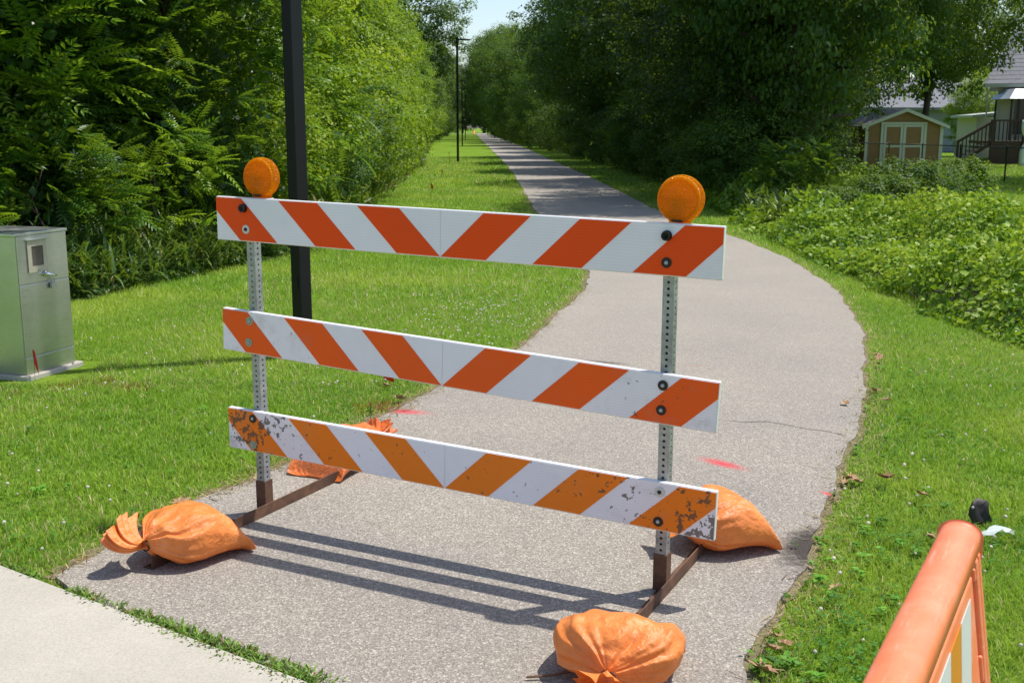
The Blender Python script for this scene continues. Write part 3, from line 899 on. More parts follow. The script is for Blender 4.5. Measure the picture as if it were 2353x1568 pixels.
def sandbag(seam, neck, width, T, label, mat, seed, neck_z=.10, flare=(1, 0, .4), flare_len=.10, foot_h=.0):
    seam = Vector((*seam, 0)); neck = Vector((*neck, 0))
    ax = (neck - seam); L = ax.length; rz = math.atan2(ax.y, ax.x)
    root = empty('sandbag', seam, rz, label, 'sandbag', 'orange sandbags weighing down the barricade feet')
    fl = (Matrix.Rotation(-rz, 3, 'Z') @ Vector(flare)).normalized()
    S = [0, .02, .05, .09, .14, .2, .27, .34, .41, .48, .55, .61, .67, .73, .78, .83, .87, .90, .93, .955, .975, 1.0]
    wk = np.interp(S, [0, .1, .3, .55, .75, .87, .94, 1], [.96, .95, .96, .99, .87, .57, .28, .06])
    tk = np.interp(S, [0, .05, .15, .3, .5, .72, .86, .94, 1], [.03, .46, .78, .95, 1.0, .93, .68, .38, .14])
    n = 96; vs = []
    off = Vector((seed * 7.3, seed * 1.7, 0))
    for i, s_ in enumerate(S):
        w = width / 2 * wk[i]; t = T * tk[i]
        zc = t * .52 + neck_z * max(0, (s_ - .72) / .28) ** 1.3 * .62
        for k in range(n):
            a = 2 * math.pi * k / n
            c_, sn = math.cos(a), math.sin(a)
            y = w * math.copysign(abs(c_) ** .85, c_)
            z = t * math.copysign(abs(sn) ** .80, sn) * (.56 if sn > 0 else .50)
            x = s_ * L
            # corners of the sewn end stick out
            x -= .030 * max(0, 1 - s_ * 4) * (abs(c_) ** 6) * (1 if s_ < .25 else 0)
            g_ = s_ ** 5
            pl = g_ * (.22 * math.cos(a * 9 + seed) + .16 * math.cos(a * 15 + 2 * seed) + .10 * math.cos(a * 23))
            y *= 1 + pl * .6; z *= 1 + pl
            pm = math.exp(-s_ * 9) * .003 * math.sin(y * 190 + seed) * (1 if sn > 0 else .2)
            p = Vector((x, y, zc + z + pm))
            q = p * 5.0 + off
            up = max(0, sn)
            d1 = mnoise.noise(Vector((q.x * .9, q.y * 1.4, q.z)))
            rdg = 1 - abs(mnoise.noise(Vector((q.x * 1.3 + 9, q.y * 2.4, q.z * 2.0)))) * 2
            rdg2 = 1 - abs(mnoise.noise(Vector((q.x * 3.1 + q.y * 1.1, q.y * 3.4 + 4, q.z * 3)))) * 2
            fade = min(1, s_ * 7)
            p.z += fade * (.35 + .65 * up) * (d1 * .022 + rdg * .019 + rdg2 * .010)
            p.y += fade * (d1 * .010) * (1 - abs(sn)) + fade * .005 * rdg * c_
            p.z = max(p.z, .003 + .002 * mnoise.noise(q * 2))
            vs.append(p)
    # flared mouth beyond the tie
    tie_c = Vector((L, 0, T * .14 * .52 + neck_z * .62))
    b1 = fl.cross(Vector((0, 0, 1)))
    b1 = Vector((0, 1, 0)) if b1.length < .1 else b1.normalized()
    b2 = b1.cross(fl)
    for j in range(1, 9):
        u = j / 8
        dirv = (Vector((1, 0, 0)) * (1 - u) + fl * u).normalized()
        cpos = tie_c + dirv * (flare_len * u)
        rr = .018 + .050 * u ** .8
        for k in range(n):
            a = 2 * math.pi * k / n
            ruf = 1 + (.26 * math.sin(a * 5 + seed * 2) + .20 * math.sin(a * 9 + seed) + .14 * math.sin(a * 16)) * u
            lenj = 1 + .25 * math.sin(a * 3 + seed) * u
            e1 = b1 * math.cos(a) * 1.25 + b2 * math.sin(a) * .75
            p = cpos + dirv * (flare_len * .2 * (lenj - 1)) + e1 * rr * ruf
            p.z = max(p.z, .004)
            vs.append(p)
    m = len(S) + 8
    fs = [(i * n + k, i * n + (k + 1) % n, (i + 1) * n + (k + 1) % n, (i + 1) * n + k) for i in range(m - 1) for k in range(n)]
    mb = MB().add(vs, fs + [tuple(reversed(range(n)))])
    body = mb.build('sack', mat, root, True)
    sd = body.modifiers.new('sub', 'SUBSURF'); sd.levels = 1; sd.render_levels = 1
    tpts = []
    for k in range(26):
        a = 2 * math.pi * k / 25
        tpts.append(tie_c + Vector((.004 * math.sin(3 * a), math.cos(a) * .026, math.sin(a) * .022 + .002)))
    mb = MB().tube(tpts, .0032, 6)
    mb.tube([tie_c + Vector((0, .01, .022)), tie_c + Vector((-.03, .03, .045)), tie_c + Vector((-.07, .02, .05)), tie_c + Vector((-.09, -.01, .048)), tie_c + Vector((-.05, -.03, .05)), tie_c + Vector((0, -.005, .024))], .0022, 5)
    mb.build('tie', M['tie'], root, True)
    return root
sandbag((-1.30, 4.71), (-1.565, 4.40), .40, .20, 'orange sandbag tied with black cord beside the sidewalk corner', M['bag'], 3.0, .15, (-.85, .25, .55), .15)
sandbag((-1.06, 5.646), (-.80, 6.19), .37, .17, 'smooth orange sandbag lying behind the barricade by the lawn edge', M['bag_deep'], 5.2, .12, (.15, .75, .35), .085)
sandbag((1.12, 4.77), (.76, 4.63), .40, .215, 'rounded orange sandbag on the rear foot near the rail end', M['bag'], 7.7, .15, (-1, -.2, .3), .10)
sandbag((.41, 3.66), (.318, 3.33), .45, .19, 'crumpled orange sandbag in front of the barricade with its tied mouth toward the street', M['bag'], 11.3, .10, (-.35, -.9, .12), .12)

# ------------------------------------------------------------------ plastic A-frame barricade
def plastic_material():
    m, nt, b, o = new_mat('orange_plastic')
    co = objco(nt)
    mp = node(nt, 'ShaderNodeMapping'); mp.inputs['Scale'].default_value = (2.0, 22, 22); mp.inputs['Rotation'].default_value = (0, .3, .25); link(nt, co, mp.inputs[0])
    scr = noise(nt, mp.outputs[0], 3.5, 6, .75)
    f = noise(nt, co, 7, 6, .65)
    c = ramp(nt, f, [(.3, (0.84, 0.170, 0.060)), (.55, (0.87, 0.235, 0.110)), (.75, (0.88, 0.32, 0.19))])
    c = mixc(nt, mrange(nt, scr, .55, .68, 0, .6), c, (0.86, 0.46, 0.32))
    link(nt, c, b.inputs['Base Color']); b.inputs['Roughness'].default_value = .42; b.inputs['Subsurface Weight'].default_value = .08
    b.inputs['Subsurface Radius'].default_value = (.02, .006, .003)
    bump(nt, mth(nt, 'ADD', scr, f), b, .15, .003)
    return m
M['plastic'] = plastic_material()
pl_ax = Vector((.985, 2.27, 0)) - Vector((.59, 1.575, 0))
plb = empty('plastic_barricade', (.985, 2.27, 0), math.atan2(pl_ax.y, pl_ax.x), 'faded orange plastic folding barricade with scuffed rounded top', 'barricade')
PLL = 1.18
def extr(prof, x0, x1):
    n = len(prof); mb = MB()
    mb.add([(x0, y, z) for y, z in prof] + [(x1, y, z) for y, z in prof], [(i, (i + 1) % n, n + (i + 1) % n, n + i) for i in range(n)] + [tuple(range(n)), tuple(reversed(range(n, 2 * n)))])
    return mb
prof = [(.042 * math.cos(a), .985 + .030 * math.sin(a)) for a in np.linspace(0, math.pi, 17)] + [(-.042, .945), (.042, .945)]
tb = extr(prof, -PLL, 0).build('top_bar', M['plastic'], plb, False, .006)
tb.data.polygons.foreach_set('use_smooth', [True] * len(tb.data.polygons))
pw = sheeting('worn_white_sheeting', (0.60, 0.62, 0.60), .8, 9)
pg = sheeting('worn_gold_sheeting', (0.62, 0.24, 0.03), .8, 10)
for sg in (-1, 1):
    tilt = R(8.5) * sg
    leafM = Matrix.Translation((0, sg * .020, .985)) @ Matrix.Rotation(tilt, 4, 'X')
    pn = MB()
    t0, t1 = -.016, .016
    pn.box(-PLL + .07, -.075, t0 + .006, t1 - .006, -.36, -.06, leafM)          # board
    po = pn.build('panel', M['plastic'], plb, bevel=.004)
    for x0, x1 in ((-.068, -.038), (-.028, -.002), (-PLL + .038, -PLL + .066), (-PLL + .002, -PLL + .030)):
        MB().box(x0, x1, t0 - .004, t1 + .004, -.99, -.03, leafM).build('upright', M['plastic'], plb, bevel=.006)
    for z0, z1 in ((-.075, -.045), (-.30, -.24), (-.52, -.44), (-.80, -.74)):
        for x0, x1 in ((-.076, -.001), (-PLL + .001, -PLL + .076)):
            MB().box(x0, x1, t0 - .001, t1 + .001, z0, z1, leafM).build('rung', M['plastic'], plb, bevel=.005)
    MB().box(-PLL + .068, -.070, t0 + .003, t1 - .003, -.72, -.52, leafM).build('panel', M['plastic'], plb, bevel=.004)
    yy = (t1 - .0045) if sg > 0 else (t0 + .0045)
    yy = -yy if False else yy
    side = -1 if sg < 0 else 1
    x = -.13
    k = 0
    while x > -PLL + .2:
        x1 = x - .135
        q = [(x, -.09), (x1, -.09), (x1 - .12, -.34), (x - .12, -.34)]
        q = [(max(a, -PLL + .09), c) for a, c in q]
        yo = side * (t1 - .006 + .0022); yi = side * (t1 - .006 + .0004)
        vs = [leafM @ Vector((a, yo, c)) for a, c in q] + [leafM @ Vector((a, yi, c)) for a, c in q]
        MB().add(vs, [(0, 1, 2, 3), (4, 7, 6, 5), (0, 4, 5, 1), (1, 5, 6, 2), (2, 6, 7, 3), (3, 7, 4, 0)]).build('stripe_sheet', pw if k % 2 == 0 else pg, po)
        x = x1 - .002; k += 1

# ------------------------------------------------------------------ steel control cabinet
def steel_material():
    m, nt, b, o = new_mat('brushed_steel')
    co = objco(nt)
    mp = node(nt, 'ShaderNodeMapping'); mp.inputs['Scale'].default_value = (1, 1, 40); link(nt, co, mp.inputs[0])
    f = noise(nt, mp.outputs[0], 6, 5, .7); f2 = noise(nt, co, 3, 4)
    link(nt, ramp(nt, f2, [(.3, (.50, .52, .50)), (.7, (.62, .63, .61))]), b.inputs['Base Color'])
    b.inputs['Metallic'].default_value = .92
    link(nt, mrange(nt, f, .3, .7, .26, .40), b.inputs['Roughness'])
    bump(nt, mth(nt, 'ADD', mth(nt, 'MULTIPLY', f, .06), mth(nt, 'MULTIPLY', f2, .6)), b, .12, .01)
    return m
M['steel'] = steel_material()
cab_c = Vector((-3.67, 8.03, 0)); cx_dir = Vector((.17, .51, 0)).normalized()
CW, CD, CH = .535, .56, 1.075
cab = empty('control_cabinet', cab_c, math.atan2(cx_dir.y, cx_dir.x), 'brushed steel electrical cabinet standing on a concrete pad', 'cabinet')
# local: x along the door face (0..CW), y away from the door (0..CD), -y faces the trail
MB().box(0, CW, 0, CD, .0185, CH - .012).build('housing', M['steel'], cab, bevel=.004)
MB().box(-.012, CW + .012, -.014, CD + .012, CH - .0118, CH + .012).build('roof', M['steel'], cab, bevel=.004)
MB().box(.006, CW - .006, -.012, -.0005, .155, .695).build('door', M['steel'], cab, bevel=.003)
ud = MB().box(.006, CW - .006, -.012, -.0005, .703, CH - .014).build('door', M['steel'], cab, bevel=.003)
MB().box(.004, CW - .004, -.010, -.0005, .0205, .147).build('plinth', M['steel'], cab, bevel=.003)
M['beige'] = simple('beige_plate', (.46, .42, .33), .5, .2, 8, .15)
fr = MB()
for a, b, c, d in ((.10, .30, .98, 1.025), (.10, .30, .785, .83), (.10, .14, .8301, .9799), (.26, .30, .8301, .9799)):
    fr.box(a, b, -.022, -.0125, c, d)
fo = fr.build('meter_frame', M['beige'], ud)
MB().box(.1401, .2599, -.0165, -.0125, .8301, .9799).build('meter_glass', simple('meter_glass', (.10, .085, .075), .12), fo)
MB().box(.085, .315, -.035, -.0126, 1.026, 1.036).build('drip_edge', M['steel'], ud, bevel=.002)
hd = MB().tube([(.255, -.02, .765), (.275, -.045, .755), (.32, -.05, .745), (.355, -.045, .74)], [.012, .014, .012, .008], 8)
hd.lathe([(.022, 0), (.022, .012), (.014, .02), (.001, .021)], 16, Matrix.Translation((.27, -.012, .76)) @ Matrix.Rotation(math.pi / 2, 4, 'X'))
hd.build('handle', simple('chrome', (.72, .73, .75), .15, 1.0), ud, True)
pk = MB().tube([(.315, -.025, .685), (.315, -.03, .71), (.325, -.03, .722), (.338, -.03, .722), (.347, -.03, .71), (.347, -.025, .685)], .004, 8)
pk.box(.305, .357, -.042, -.020, .645, .686)
pk.build('padlock', simple('lock_steel', (.50, .52, .55), .3, .8), ud, bevel=.002)
hg = MB().box(CW + .001, CW + .028, .02, .055, .53, .60).box(CW + .001, CW + .05, .028, .048, .50, .53)
hg.build('latch', M['black_bolt'], cab, bevel=.004)
hole = MB().box(.195, .215, -.030, -.0127, .79, .80); hole.build('screw', M['steel_bolt'], ud)
pad = MB().box(-.03, CW + .05, -.045, CD + .05, -.06, .018).build('concrete_pad', M['concrete'], cab, bevel=.01)

# ------------------------------------------------------------------ lamp posts
M['pole'] = simple('pole_black', (.0045, .005, .0065), .42, 0, 5, .3, .3)
M['pole_far'] = M['pole']
def lamp_post():
    root = empty('lamp_post')
    MB().box(-.058, .058, -.058, .058, .02, 6.52).build('pole', M['pole'], root, bevel=.006)
    MB().box(-.14, .14, -.14, .14, 0, .022).build('base_plate', M['pole'], root, bevel=.004)
    cv = MB().box(-.001, .001, -.035, .035, .30, .43); 
    c2 = MB(); c2.lathe([(.036, 0), (.036, .004), (.001, .0041)], 20, Matrix.Translation((0, -.0585, .62)) @ Matrix.Rotation(math.pi / 2, 4, 'X') @ Matrix.Scale(1.5, 4, (0, 1, 0)))
    c2.build('hand_hole_cover', M['pole'], root)
    MB().box(.05, .22, -.03, .03, 6.38, 6.45).build('arm', M['pole'], root, bevel=.004)
    hd = MB().add([(.20, -.16, 6.37), (.74, -.16, 6.40), (.74, .16, 6.40), (.20, .16, 6.37), (.20, -.13, 6.47), (.74, -.15, 6.43), (.74, .15, 6.43), (.20, .13, 6.47)], [(0, 3, 2, 1), (4, 5, 6, 7), (0, 1, 5, 4), (1, 2, 6, 5), (2, 3, 7, 6), (3, 0, 4, 7)]).build('lamp_head', M['pole'], root, bevel=.006)
    MB().box(.30, .68, -.10, .10, 6.366, 6.372).build('lens_panel', simple('lamp_glass', (.5, .5, .48), .2), hd)
    return root
lamp = lamp_post()
lamp.location = (-1.744, 8.946, -.02); lamp.rotation_euler = (0, 0, R(-40))
tag(lamp, 'thick black square lamp pole on the lawn behind the barricade', 'lamp post', 'lamp posts along the trail')
for (x, y, lb) in ((-2.93, 59.6, 'black lamp post beside the white bucket on the lawn strip'), (-5.04, 111.7, 'second slim black lamp post down the trail, past the bucket'), (-6.9, 163.0, 'farthest slim black lamp post down the trail')):
    c = copy_tree(lamp); c.location = (x, y, -.02); c.rotation_euler = (0, 0, R(-4)); tag(c, lb)
    pd = MB().lathe([(.32, 0), (.32, .05), (.0, .055)], 20).build('footing', M['concrete'], c); pd.location = (0, 0, -.055)

# ------------------------------------------------------------------ small things on the lawn
M['flag_red'] = simple('flag_red', (.75, .025, .012), .5)
M['wire'] = simple('wire', (.06, .055, .05), .5, .5)
def flag(loc, h, w, fh, ang, label, droop=.6, grp=None):
    root = empty('marker_flag', loc, ang, label, 'flag', grp)
    MB().tube([(0, 0, -.02), (.004, .002, h * .5), (0, 0, h)], .0013 * max(1, loc[1] / 9), 5).build('staff', M['wire'], root)
    mb = MB(); n = 7
    vs = []
    for i in range(n):
        t = i / (n - 1)
        for j in range(4):
            u = j / 3
            x = w * t * (1 - droop * .75); z = h - fh * u - droop * w * t * t * .9
            y = .010 * math.sin(t * 5 + u * 2) + .004 * j
            vs.append((x, y, z))
    mb.add(vs, [(i * 4 + j, i * 4 + j + 1, i * 4 + j + 5, i * 4 + j + 4) for i in range(n - 1) for j in range(3)])
    mb.build('pennant', M['flag_red'], root, True)
    return root
flag((-3.60, 8.02, 0), .22, .10, .12, R(10), 'small red marker flag in front of the steel cabinet', .95)
flag((-.95, 7.86, -.02), .09, .10, .04, R(0), 'red marker flag lying low by the trail edge behind the barricade', .3)
flag((2.50, 4.97, -.02), .16, .10, .10, R(60), 'red marker flag in the grass beside the folding plastic barricade', .4)
for i, (x, y) in enumerate(((-2.17, 29.4), (-2.65, 41.5), (-3.18, 56.1), (-4.05, 71.1))):
    flag((x, y, -.02), .42 if i == 0 else .36, .14, .12, R(20 + 40 * i), 'tiny red marker flag on the long lawn strip by the lamp posts', .8, 'marker flags along the lawn strip')
M['white_plastic'] = simple('white_plastic', (.70, .71, .72), .45)
bk = empty('bucket', (-4.28, 53.2, -.02), .3, 'white plastic bucket standing on the lawn strip', 'bucket')
MB().lathe([(.125, 0), (.150, .34), (.158, .34), (.158, .365), (.145, .365), (.118, .02), (.001, .02)], 24).build('pail', M['white_plastic'], bk, True)
MB().tube([(.155 * math.cos(a), .02, .345 + .10 * math.sin(a)) for a in np.linspace(0, math.pi, 9)], .006, 5).build('handle', M['wire'], bk)
bg2 = MB()
vs = []
for i in range(7):
    for k in range(12):
        a = 2 * math.pi * k / 12; t = i / 6
        r_ = .12 * math.sin(math.pi * (.15 + .8 * t)) * (1 + .25 * math.sin(3 * a + i))
        vs.append((r_ * math.cos(a), r_ * math.sin(a), .30 * t))
bg2.add(vs, [(i * 12 + k, i * 12 + (k + 1) % 12, (i + 1) * 12 + (k + 1) % 12, (i + 1) * 12 + k) for i in range(6) for k in range(12)] + [tuple(range(72, 84)), tuple(reversed(range(12)))])
ob = bg2.build('litter_bag', M['white_plastic'], None, True); ob.location = (-4.68, 53.4, -.02); tag(ob, 'crumpled white bag beside the bucket', 'bag')
# thin wire stake by the lawn edge
st = MB().tube([(0, 0, -.03), (.002, 0, .16)], .003, 6).build('wire_stake', M['wire']); st.location = (-.885, 6.62, 0)
tag(st, 'thin dark wire stake at the trail edge behind the barricade', 'stake')
# stick poking out from the front sandbag
sk = MB().tube([(0, 0, .012), (.10, .01, .016), (.17, .035, .02)], [.004, .005, .006], 6).build('rusty_rod', M['rust']); sk.location = (.05, 3.452, 0)
tag(sk, 'thin rusty rod lying beside the crumpled front sandbag', 'rod')

# dead leaves
def dead_leaf_mesh(seed):
    r_ = random.Random(seed); mb = MB(); n = 7
    vs = [(0, 0, 0)]
    pts = []
    for k in range(14):
        a = 2 * math.pi * k / 14
        r0 = (.045 if k % 2 == 0 else .022) * r_.uniform(.75, 1.25)
        x, y = r0 * 1.3 * math.cos(a), r0 * math.sin(a)
        vs.append((x, y, .012 + .5 * abs(y) + r_.uniform(-.006, .01)))
    vs[0] = (0, 0, .006)
    mb.add(vs, [(0, 1 + k, 1 + (k + 1) % 14) for k in range(14)])
    me = bpy.data.meshes.new('dead_leaf'); me.from_pydata(mb.v, [], mb.f); me.update()
    return me
M['dead_leaf'] = simple('dead_leaf', (.36, .22, .11), .8, 0, 30, .5)
dl = [dead_leaf_mesh(i) for i in range(3)]
for m_ in dl: m_.materials.append(M['dead_leaf'])
DL = [(1.80, 5.607), (1.84, 5.57), (1.78, 5.56), (1.83, 5.63), (1.982, 5.556), (2.0, 5.55), (2.083, 5.295), (-1.619, 5.18), (-1.60, 5.16), (-1.66, 5.2), (2.28, 7.249), (2.564, 7.251), (-.78, 7.35), (-.92, 7.75), (1.33, 4.2), (3.0, 8.7), (3.02, 8.85), (2.93, 8.5), (2.6, 7.6), (1.93, 4.75), (.98, 3.76), (.95, 3.66), (1.0, 3.7), (.88, 3.5)]
for i, (x, y) in enumerate(DL):
    o = link_mesh('dead_leaf', dl[i % 3], None, (x, y, .006 if not (i in (4, 5, 6, 11)) else .03))
    s_ = random.uniform(.6, 1.1); o.scale = (s_, s_, s_); o.rotation_euler = (random.uniform(-.3, .3), random.uniform(-.3, .3), random.uniform(0, 6.28))
    tag(o, 'curled dry brown leaf lying at the trail edge', 'leaf', 'dead leaves along the trail edge')
# dark scrap and clear film in the grass
sc = MB(); vs = []
for i in range(6):
    for j in range(5):
        vs.append((-.05 + .1 * i / 5 + .008 * math.sin(j * 2), .012 * math.sin(i * 1.9 + j), .14 * j / 4 * (1 - .3 * abs(i / 5 - .4))))
sc.add(vs, [(i * 5 + j, i * 5 + j + 1, (i + 1) * 5 + j + 1, (i + 1) * 5 + j) for i in range(5) for j in range(4)])
so = sc.build('plastic_scrap', simple('dark_scrap', (.02, .017, .014), .6), None, True); so.location = (2.26, 4.98, -.02); so.rotation_euler = (-.3, 0, .2)
so.modifiers.new('solid', 'SOLIDIFY').thickness = .003
tag(so, 'torn dark plastic scrap standing in the grass', 'scrap')
fl_ = MB(); vs = []
for i in range(10):
    for j in range(4):
        t = i / 9
        vs.append((-.11 + .22 * t, (.02 - .035 * abs(t - .45)) * (j - 1.5), .03 + .03 * math.sin(t * 3.1) + .012 * math.sin(i * 1.7 + j * 2)))
fl_.add(vs, [(i * 4 + j, i * 4 + j + 1, (i + 1) * 4 + j + 1, (i + 1) * 4 + j) for i in range(9) for j in range(3)])
fm, fnt, fb, fo_ = new_mat('clear_film'); fb.inputs['Base Color'].default_value = (.8, .86, .88, 1); fb.inputs['Roughness'].default_value = .18; fb.inputs['Alpha'].default_value = .55
fo2 = fl_.build('plastic_film', fm, None, True); fo2.location = (2.22, 4.74, .0); fo2.rotation_euler = (0, 0, .35)
tag(fo2, 'strip of clear plastic film lying on the grass', 'plastic film')

# ------------------------------------------------------------------ vegetation builders
def trunk_mesh(seed, H, r0, base, spread, nlimb=7, lean=0.0, lo=1):
    r_ = random.Random(seed); mb = MB()
    pts = [(0, 0, -.15)]; x = y = 0
    nseg = 7
    for i in range(1, nseg + 1):
        x += r_.uniform(-.12, .12) + lean; y += r_.uniform(-.12, .12)
        pts.append((x, y, H * .85 * i / nseg))
    rad = [r0 * (1.25 if i == 0 else 1 - .85 * i / nseg) for i in range(nseg + 1)]
    mb.tube(pts, rad, 8)
    for k in range(nlimb):
        i = r_.randint(lo, nseg - 1); p0 = Vector(pts[i]); a = r_.uniform(0, 6.28); ln = spread * r_.uniform(.55, .9)
        d = Vector((math.cos(a), math.sin(a), r_.uniform(.25, .8)))
        q = [p0 + d * ln * t + Vector((0, 0, .1 * ln * math.sin(t * 3))) for t in (0, .33, .66, 1)]
        rr = rad[i] * .6
        mb.tube(q, [rr, rr * .7, rr * .42, rr * .12], 6)
    me = bpy.data.meshes.new('trunk'); me.from_pydata(mb.v, [], mb.f); me.update()
    me.polygons.foreach_set('use_smooth', [True] * len(me.polygons))
    me.materials.append(M['bark'])
    return me

def crown_shape(rd, seed, lob=.36):
    """direction dependent radius factor: uneven outline"""
    r_ = np.random.RandomState(seed)
    f = np.ones(len(rd))
    for k in range(7):
        d = unit(r_.normal(0, 1, 3)); f += lob * (np.clip(rd @ d, 0, 1) ** 5) * r_.uniform(-.6, 1.2)
    return f

def crown_mesh(seed, H, Rr, base, nclump, per, size, mat, clump=.17, inner=600, tmpl=LEAF2, asp=.75, power=1.0, up=.85):
    r_ = np.random.RandomState(seed)
    cz = (H + base) / 2; hz = (H - base) / 2
    d = unit(r_.normal(0, 1, (nclump, 3)))
    rad = r_.uniform(.50, 1.0, nclump) ** .45 * r_.uniform(.88, 1.12, nclump)
    f = crown_shape(d, seed + 1)
    zz = d[:, 2]
    wid = np.where(zz < 0, (1 - np.abs(zz) ** 2.2 * .35) / np.maximum(np.sqrt(1 - zz ** 2), .35) * np.sqrt(1 - zz ** 2), 1.0)
    C = np.stack([d[:, 0] * Rr * rad * f, d[:, 1] * Rr * rad * f, cz + d[:, 2] * hz * rad * (.9 + .1 * f)], 1)
    cr = Rr * clump * r_.uniform(.6, 1.35, nclump)
    n = nclump * per
    ci = np.repeat(np.arange(nclump), per)
    ld = unit(r_.normal(0, 1, (n, 3)))
    lr = r_.rand(n) ** .5
    P = C[ci] + ld * (cr[ci] * lr)[:, None] * np.array((1.15, 1.15, .72))
    out = unit(P - np.array((0, 0, cz)))
    Z = unit(ld * .55 + out * .45 + np.array((0, 0, up)) + r_.normal(0, .45, (n, 3)))
    X = np.cross(Z, r_.normal(0, 1, (n, 3))) + np.array((0, 0, -.25)) + out * .3
    S = size * r_.uniform(.65, 1.35, n)
    cv = r_.rand(nclump)
    var = np.clip(.5 * cv[ci] + .5 * r_.rand(n), 0, 1)
    parts = [scatter(tmpl, P, X, Z, S, var, asp)]
    if inner:  # oversized dark-toned leaves added inside the crown to block light
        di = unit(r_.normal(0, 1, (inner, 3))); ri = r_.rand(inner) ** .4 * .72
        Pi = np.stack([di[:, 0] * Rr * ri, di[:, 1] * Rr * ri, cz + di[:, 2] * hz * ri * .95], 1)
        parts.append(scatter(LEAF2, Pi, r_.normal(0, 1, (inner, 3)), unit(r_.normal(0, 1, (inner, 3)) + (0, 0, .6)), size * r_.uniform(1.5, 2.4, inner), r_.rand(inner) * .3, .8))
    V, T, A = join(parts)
    return np_mesh('crown', V, T, mat, A)

def pinnate_template(pairs=8, length=1.0, lw=.26):
    vs, fs = [], []
    def leaflet(x, z, ang, ln, w, dz):
        b = len(vs)
        c_, s_ = math.cos(ang), math.sin(ang)
        for u, v, e in ((0, 0, 0), (.45, w / 2, .02), (1, 0, dz), (.45, -w / 2, .02)):
            vs.append((x + ln * (u * c_ - v * s_), ln * (u * s_ + v * c_), z + e * ln))
        fs.extend([(b, b + 2, b + 1), (b, b + 3, b + 2)])
    for i in range(pairs):
        t = .16 + .80 * i / (pairs - 1)
        z = -.30 * t * t
        ln = lw * (1 - .45 * abs(t - .5) * 1.2)
        for sg in (-1, 1):
            leaflet(t * length, z, sg * (1.25 - .35 * t), ln, .34, -.28)
    leaflet(length * .97, -.29, 0, lw * .8, .34, -.3)
    b = len(vs)                                        # midrib
    vs.extend([(0, -.006, 0), (0, .006, 0), (.55, -.005, -.09), (.55, .005, -.09), (1.0, 0, -.30)])
    fs.extend([(b, b + 3, b + 1), (b, b + 2, b + 3), (b + 2, b + 4, b + 3)])
    return np.array(vs), np.array(fs)
PIN = pinnate_template()

def pinnate_crown(seed, H, Rr, base, nspray, per, size, mat, prof=None, inner=900):
    r_ = np.random.RandomState(seed)
    z = base + (H - base) * r_.rand(nspray) ** .85
    a = r_.rand(nspray) * 6.283
    t = (z - base) / (H - base)
    pr = np.interp(t, [0, .12, .35, .6, .85, 1], prof or [.60, .82, 1.0, .95, .65, .15]) * Rr
    pr = pr * (1 + .18 * np.sin(a * 3 + seed) + .12 * np.sin(a * 5 + z * 2))
    rr = pr * r_.uniform(.45, 1.0, nspray) ** .5
    C = np.stack([np.cos(a) * rr, np.sin(a) * rr, z], 1)
    od = unit(np.stack([np.cos(a), np.sin(a), r_.uniform(.0, .7, nspray)], 1))
    n = nspray * per; ci = np.repeat(np.arange(nspray), per); k = np.tile(np.arange(per), nspray)
    sp = r_.normal(0, .75, (n, 3)); sp[:, 2] *= .6
    X = unit(od[ci] + sp + np.array((0, 0, .12)))
    P = C[ci] + unit(r_.normal(0, 1, (n, 3))) * .10 * r_.rand(n, 1) - od[ci] * (.22 * r_.rand(n, 1))
    Z = unit(np.array((0, 0, 1.0)) + r_.normal(0, .28, (n, 3)))
    cv = r_.rand(nspray)
    var = np.clip(.55 * cv[ci] + .45 * r_.rand(n), 0, 1)
    parts = [scatter(PIN, P, X, Z, size * r_.uniform(.7, 1.25, n), var)]
    if inner:  # extra dark leaf quads filling the core so light does not pass through
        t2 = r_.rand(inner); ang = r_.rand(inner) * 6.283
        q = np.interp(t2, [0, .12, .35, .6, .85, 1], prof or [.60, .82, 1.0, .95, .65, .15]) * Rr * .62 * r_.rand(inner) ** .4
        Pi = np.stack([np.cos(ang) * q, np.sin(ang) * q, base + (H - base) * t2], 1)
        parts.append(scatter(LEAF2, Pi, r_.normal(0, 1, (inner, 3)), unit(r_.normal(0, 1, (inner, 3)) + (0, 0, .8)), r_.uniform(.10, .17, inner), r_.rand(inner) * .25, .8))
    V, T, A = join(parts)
    return np_mesh('crown', V, T, mat, A)

# prototypes (mesh data shared by the copies)
PRO = {}
PRO['walnut_a'] = (pinnate_crown(101, 9.0, 3.3, .9, 640, 7, .50, M['leaf_pinnate'], [.55, .72, .92, 1.0, .75, .2], 12000), trunk_mesh(1, 9.0, .16, .9, 2.6))
PRO['walnut_b'] = (pinnate_crown(102, 8.0, 2.7, .6, 520, 7, .46, M['leaf_pinnate'], [1.0, .98, .86, .66, .45, .15], 9000), trunk_mesh(2, 8.0, .13, .6, 2.2))
PRO['sapling'] = (pinnate_crown(103, 2.2, 1.15, .45, 58, 7, .42, M['leaf_pinnate'], [.5, .8, 1.0, .9, .7, .4], 60), trunk_mesh(3, 2.0, .035, .4, .8, 5))
PRO['maple_a'] = (crown_mesh(111, 10.0, 3.9, 1.0, 520, 95, .125, M['leaf_bright'], .15, 2000), trunk_mesh(4, 9.5, .20, 1, 3.2))
PRO['maple_b'] = (crown_mesh(112, 9.0, 3.6, .6, 480, 95, .125, M['leaf_mid'], .16, 2000), trunk_mesh(5, 8.5, .18, 1, 3.0))
PRO['dark_a'] = (crown_mesh(113, 12.0, 4.4, .6, 620, 95, .13, M['leaf_dark'], .15, 3500), trunk_mesh(6, 11.5, .24, 1, 3.6))
PRO['dark_b'] = (crown_mesh(114, 10.5, 4.0, 1.6, 560, 95, .125, M['leaf_mid'], .14, 2500), trunk_mesh(7, 10, .22, 1, 3.3))
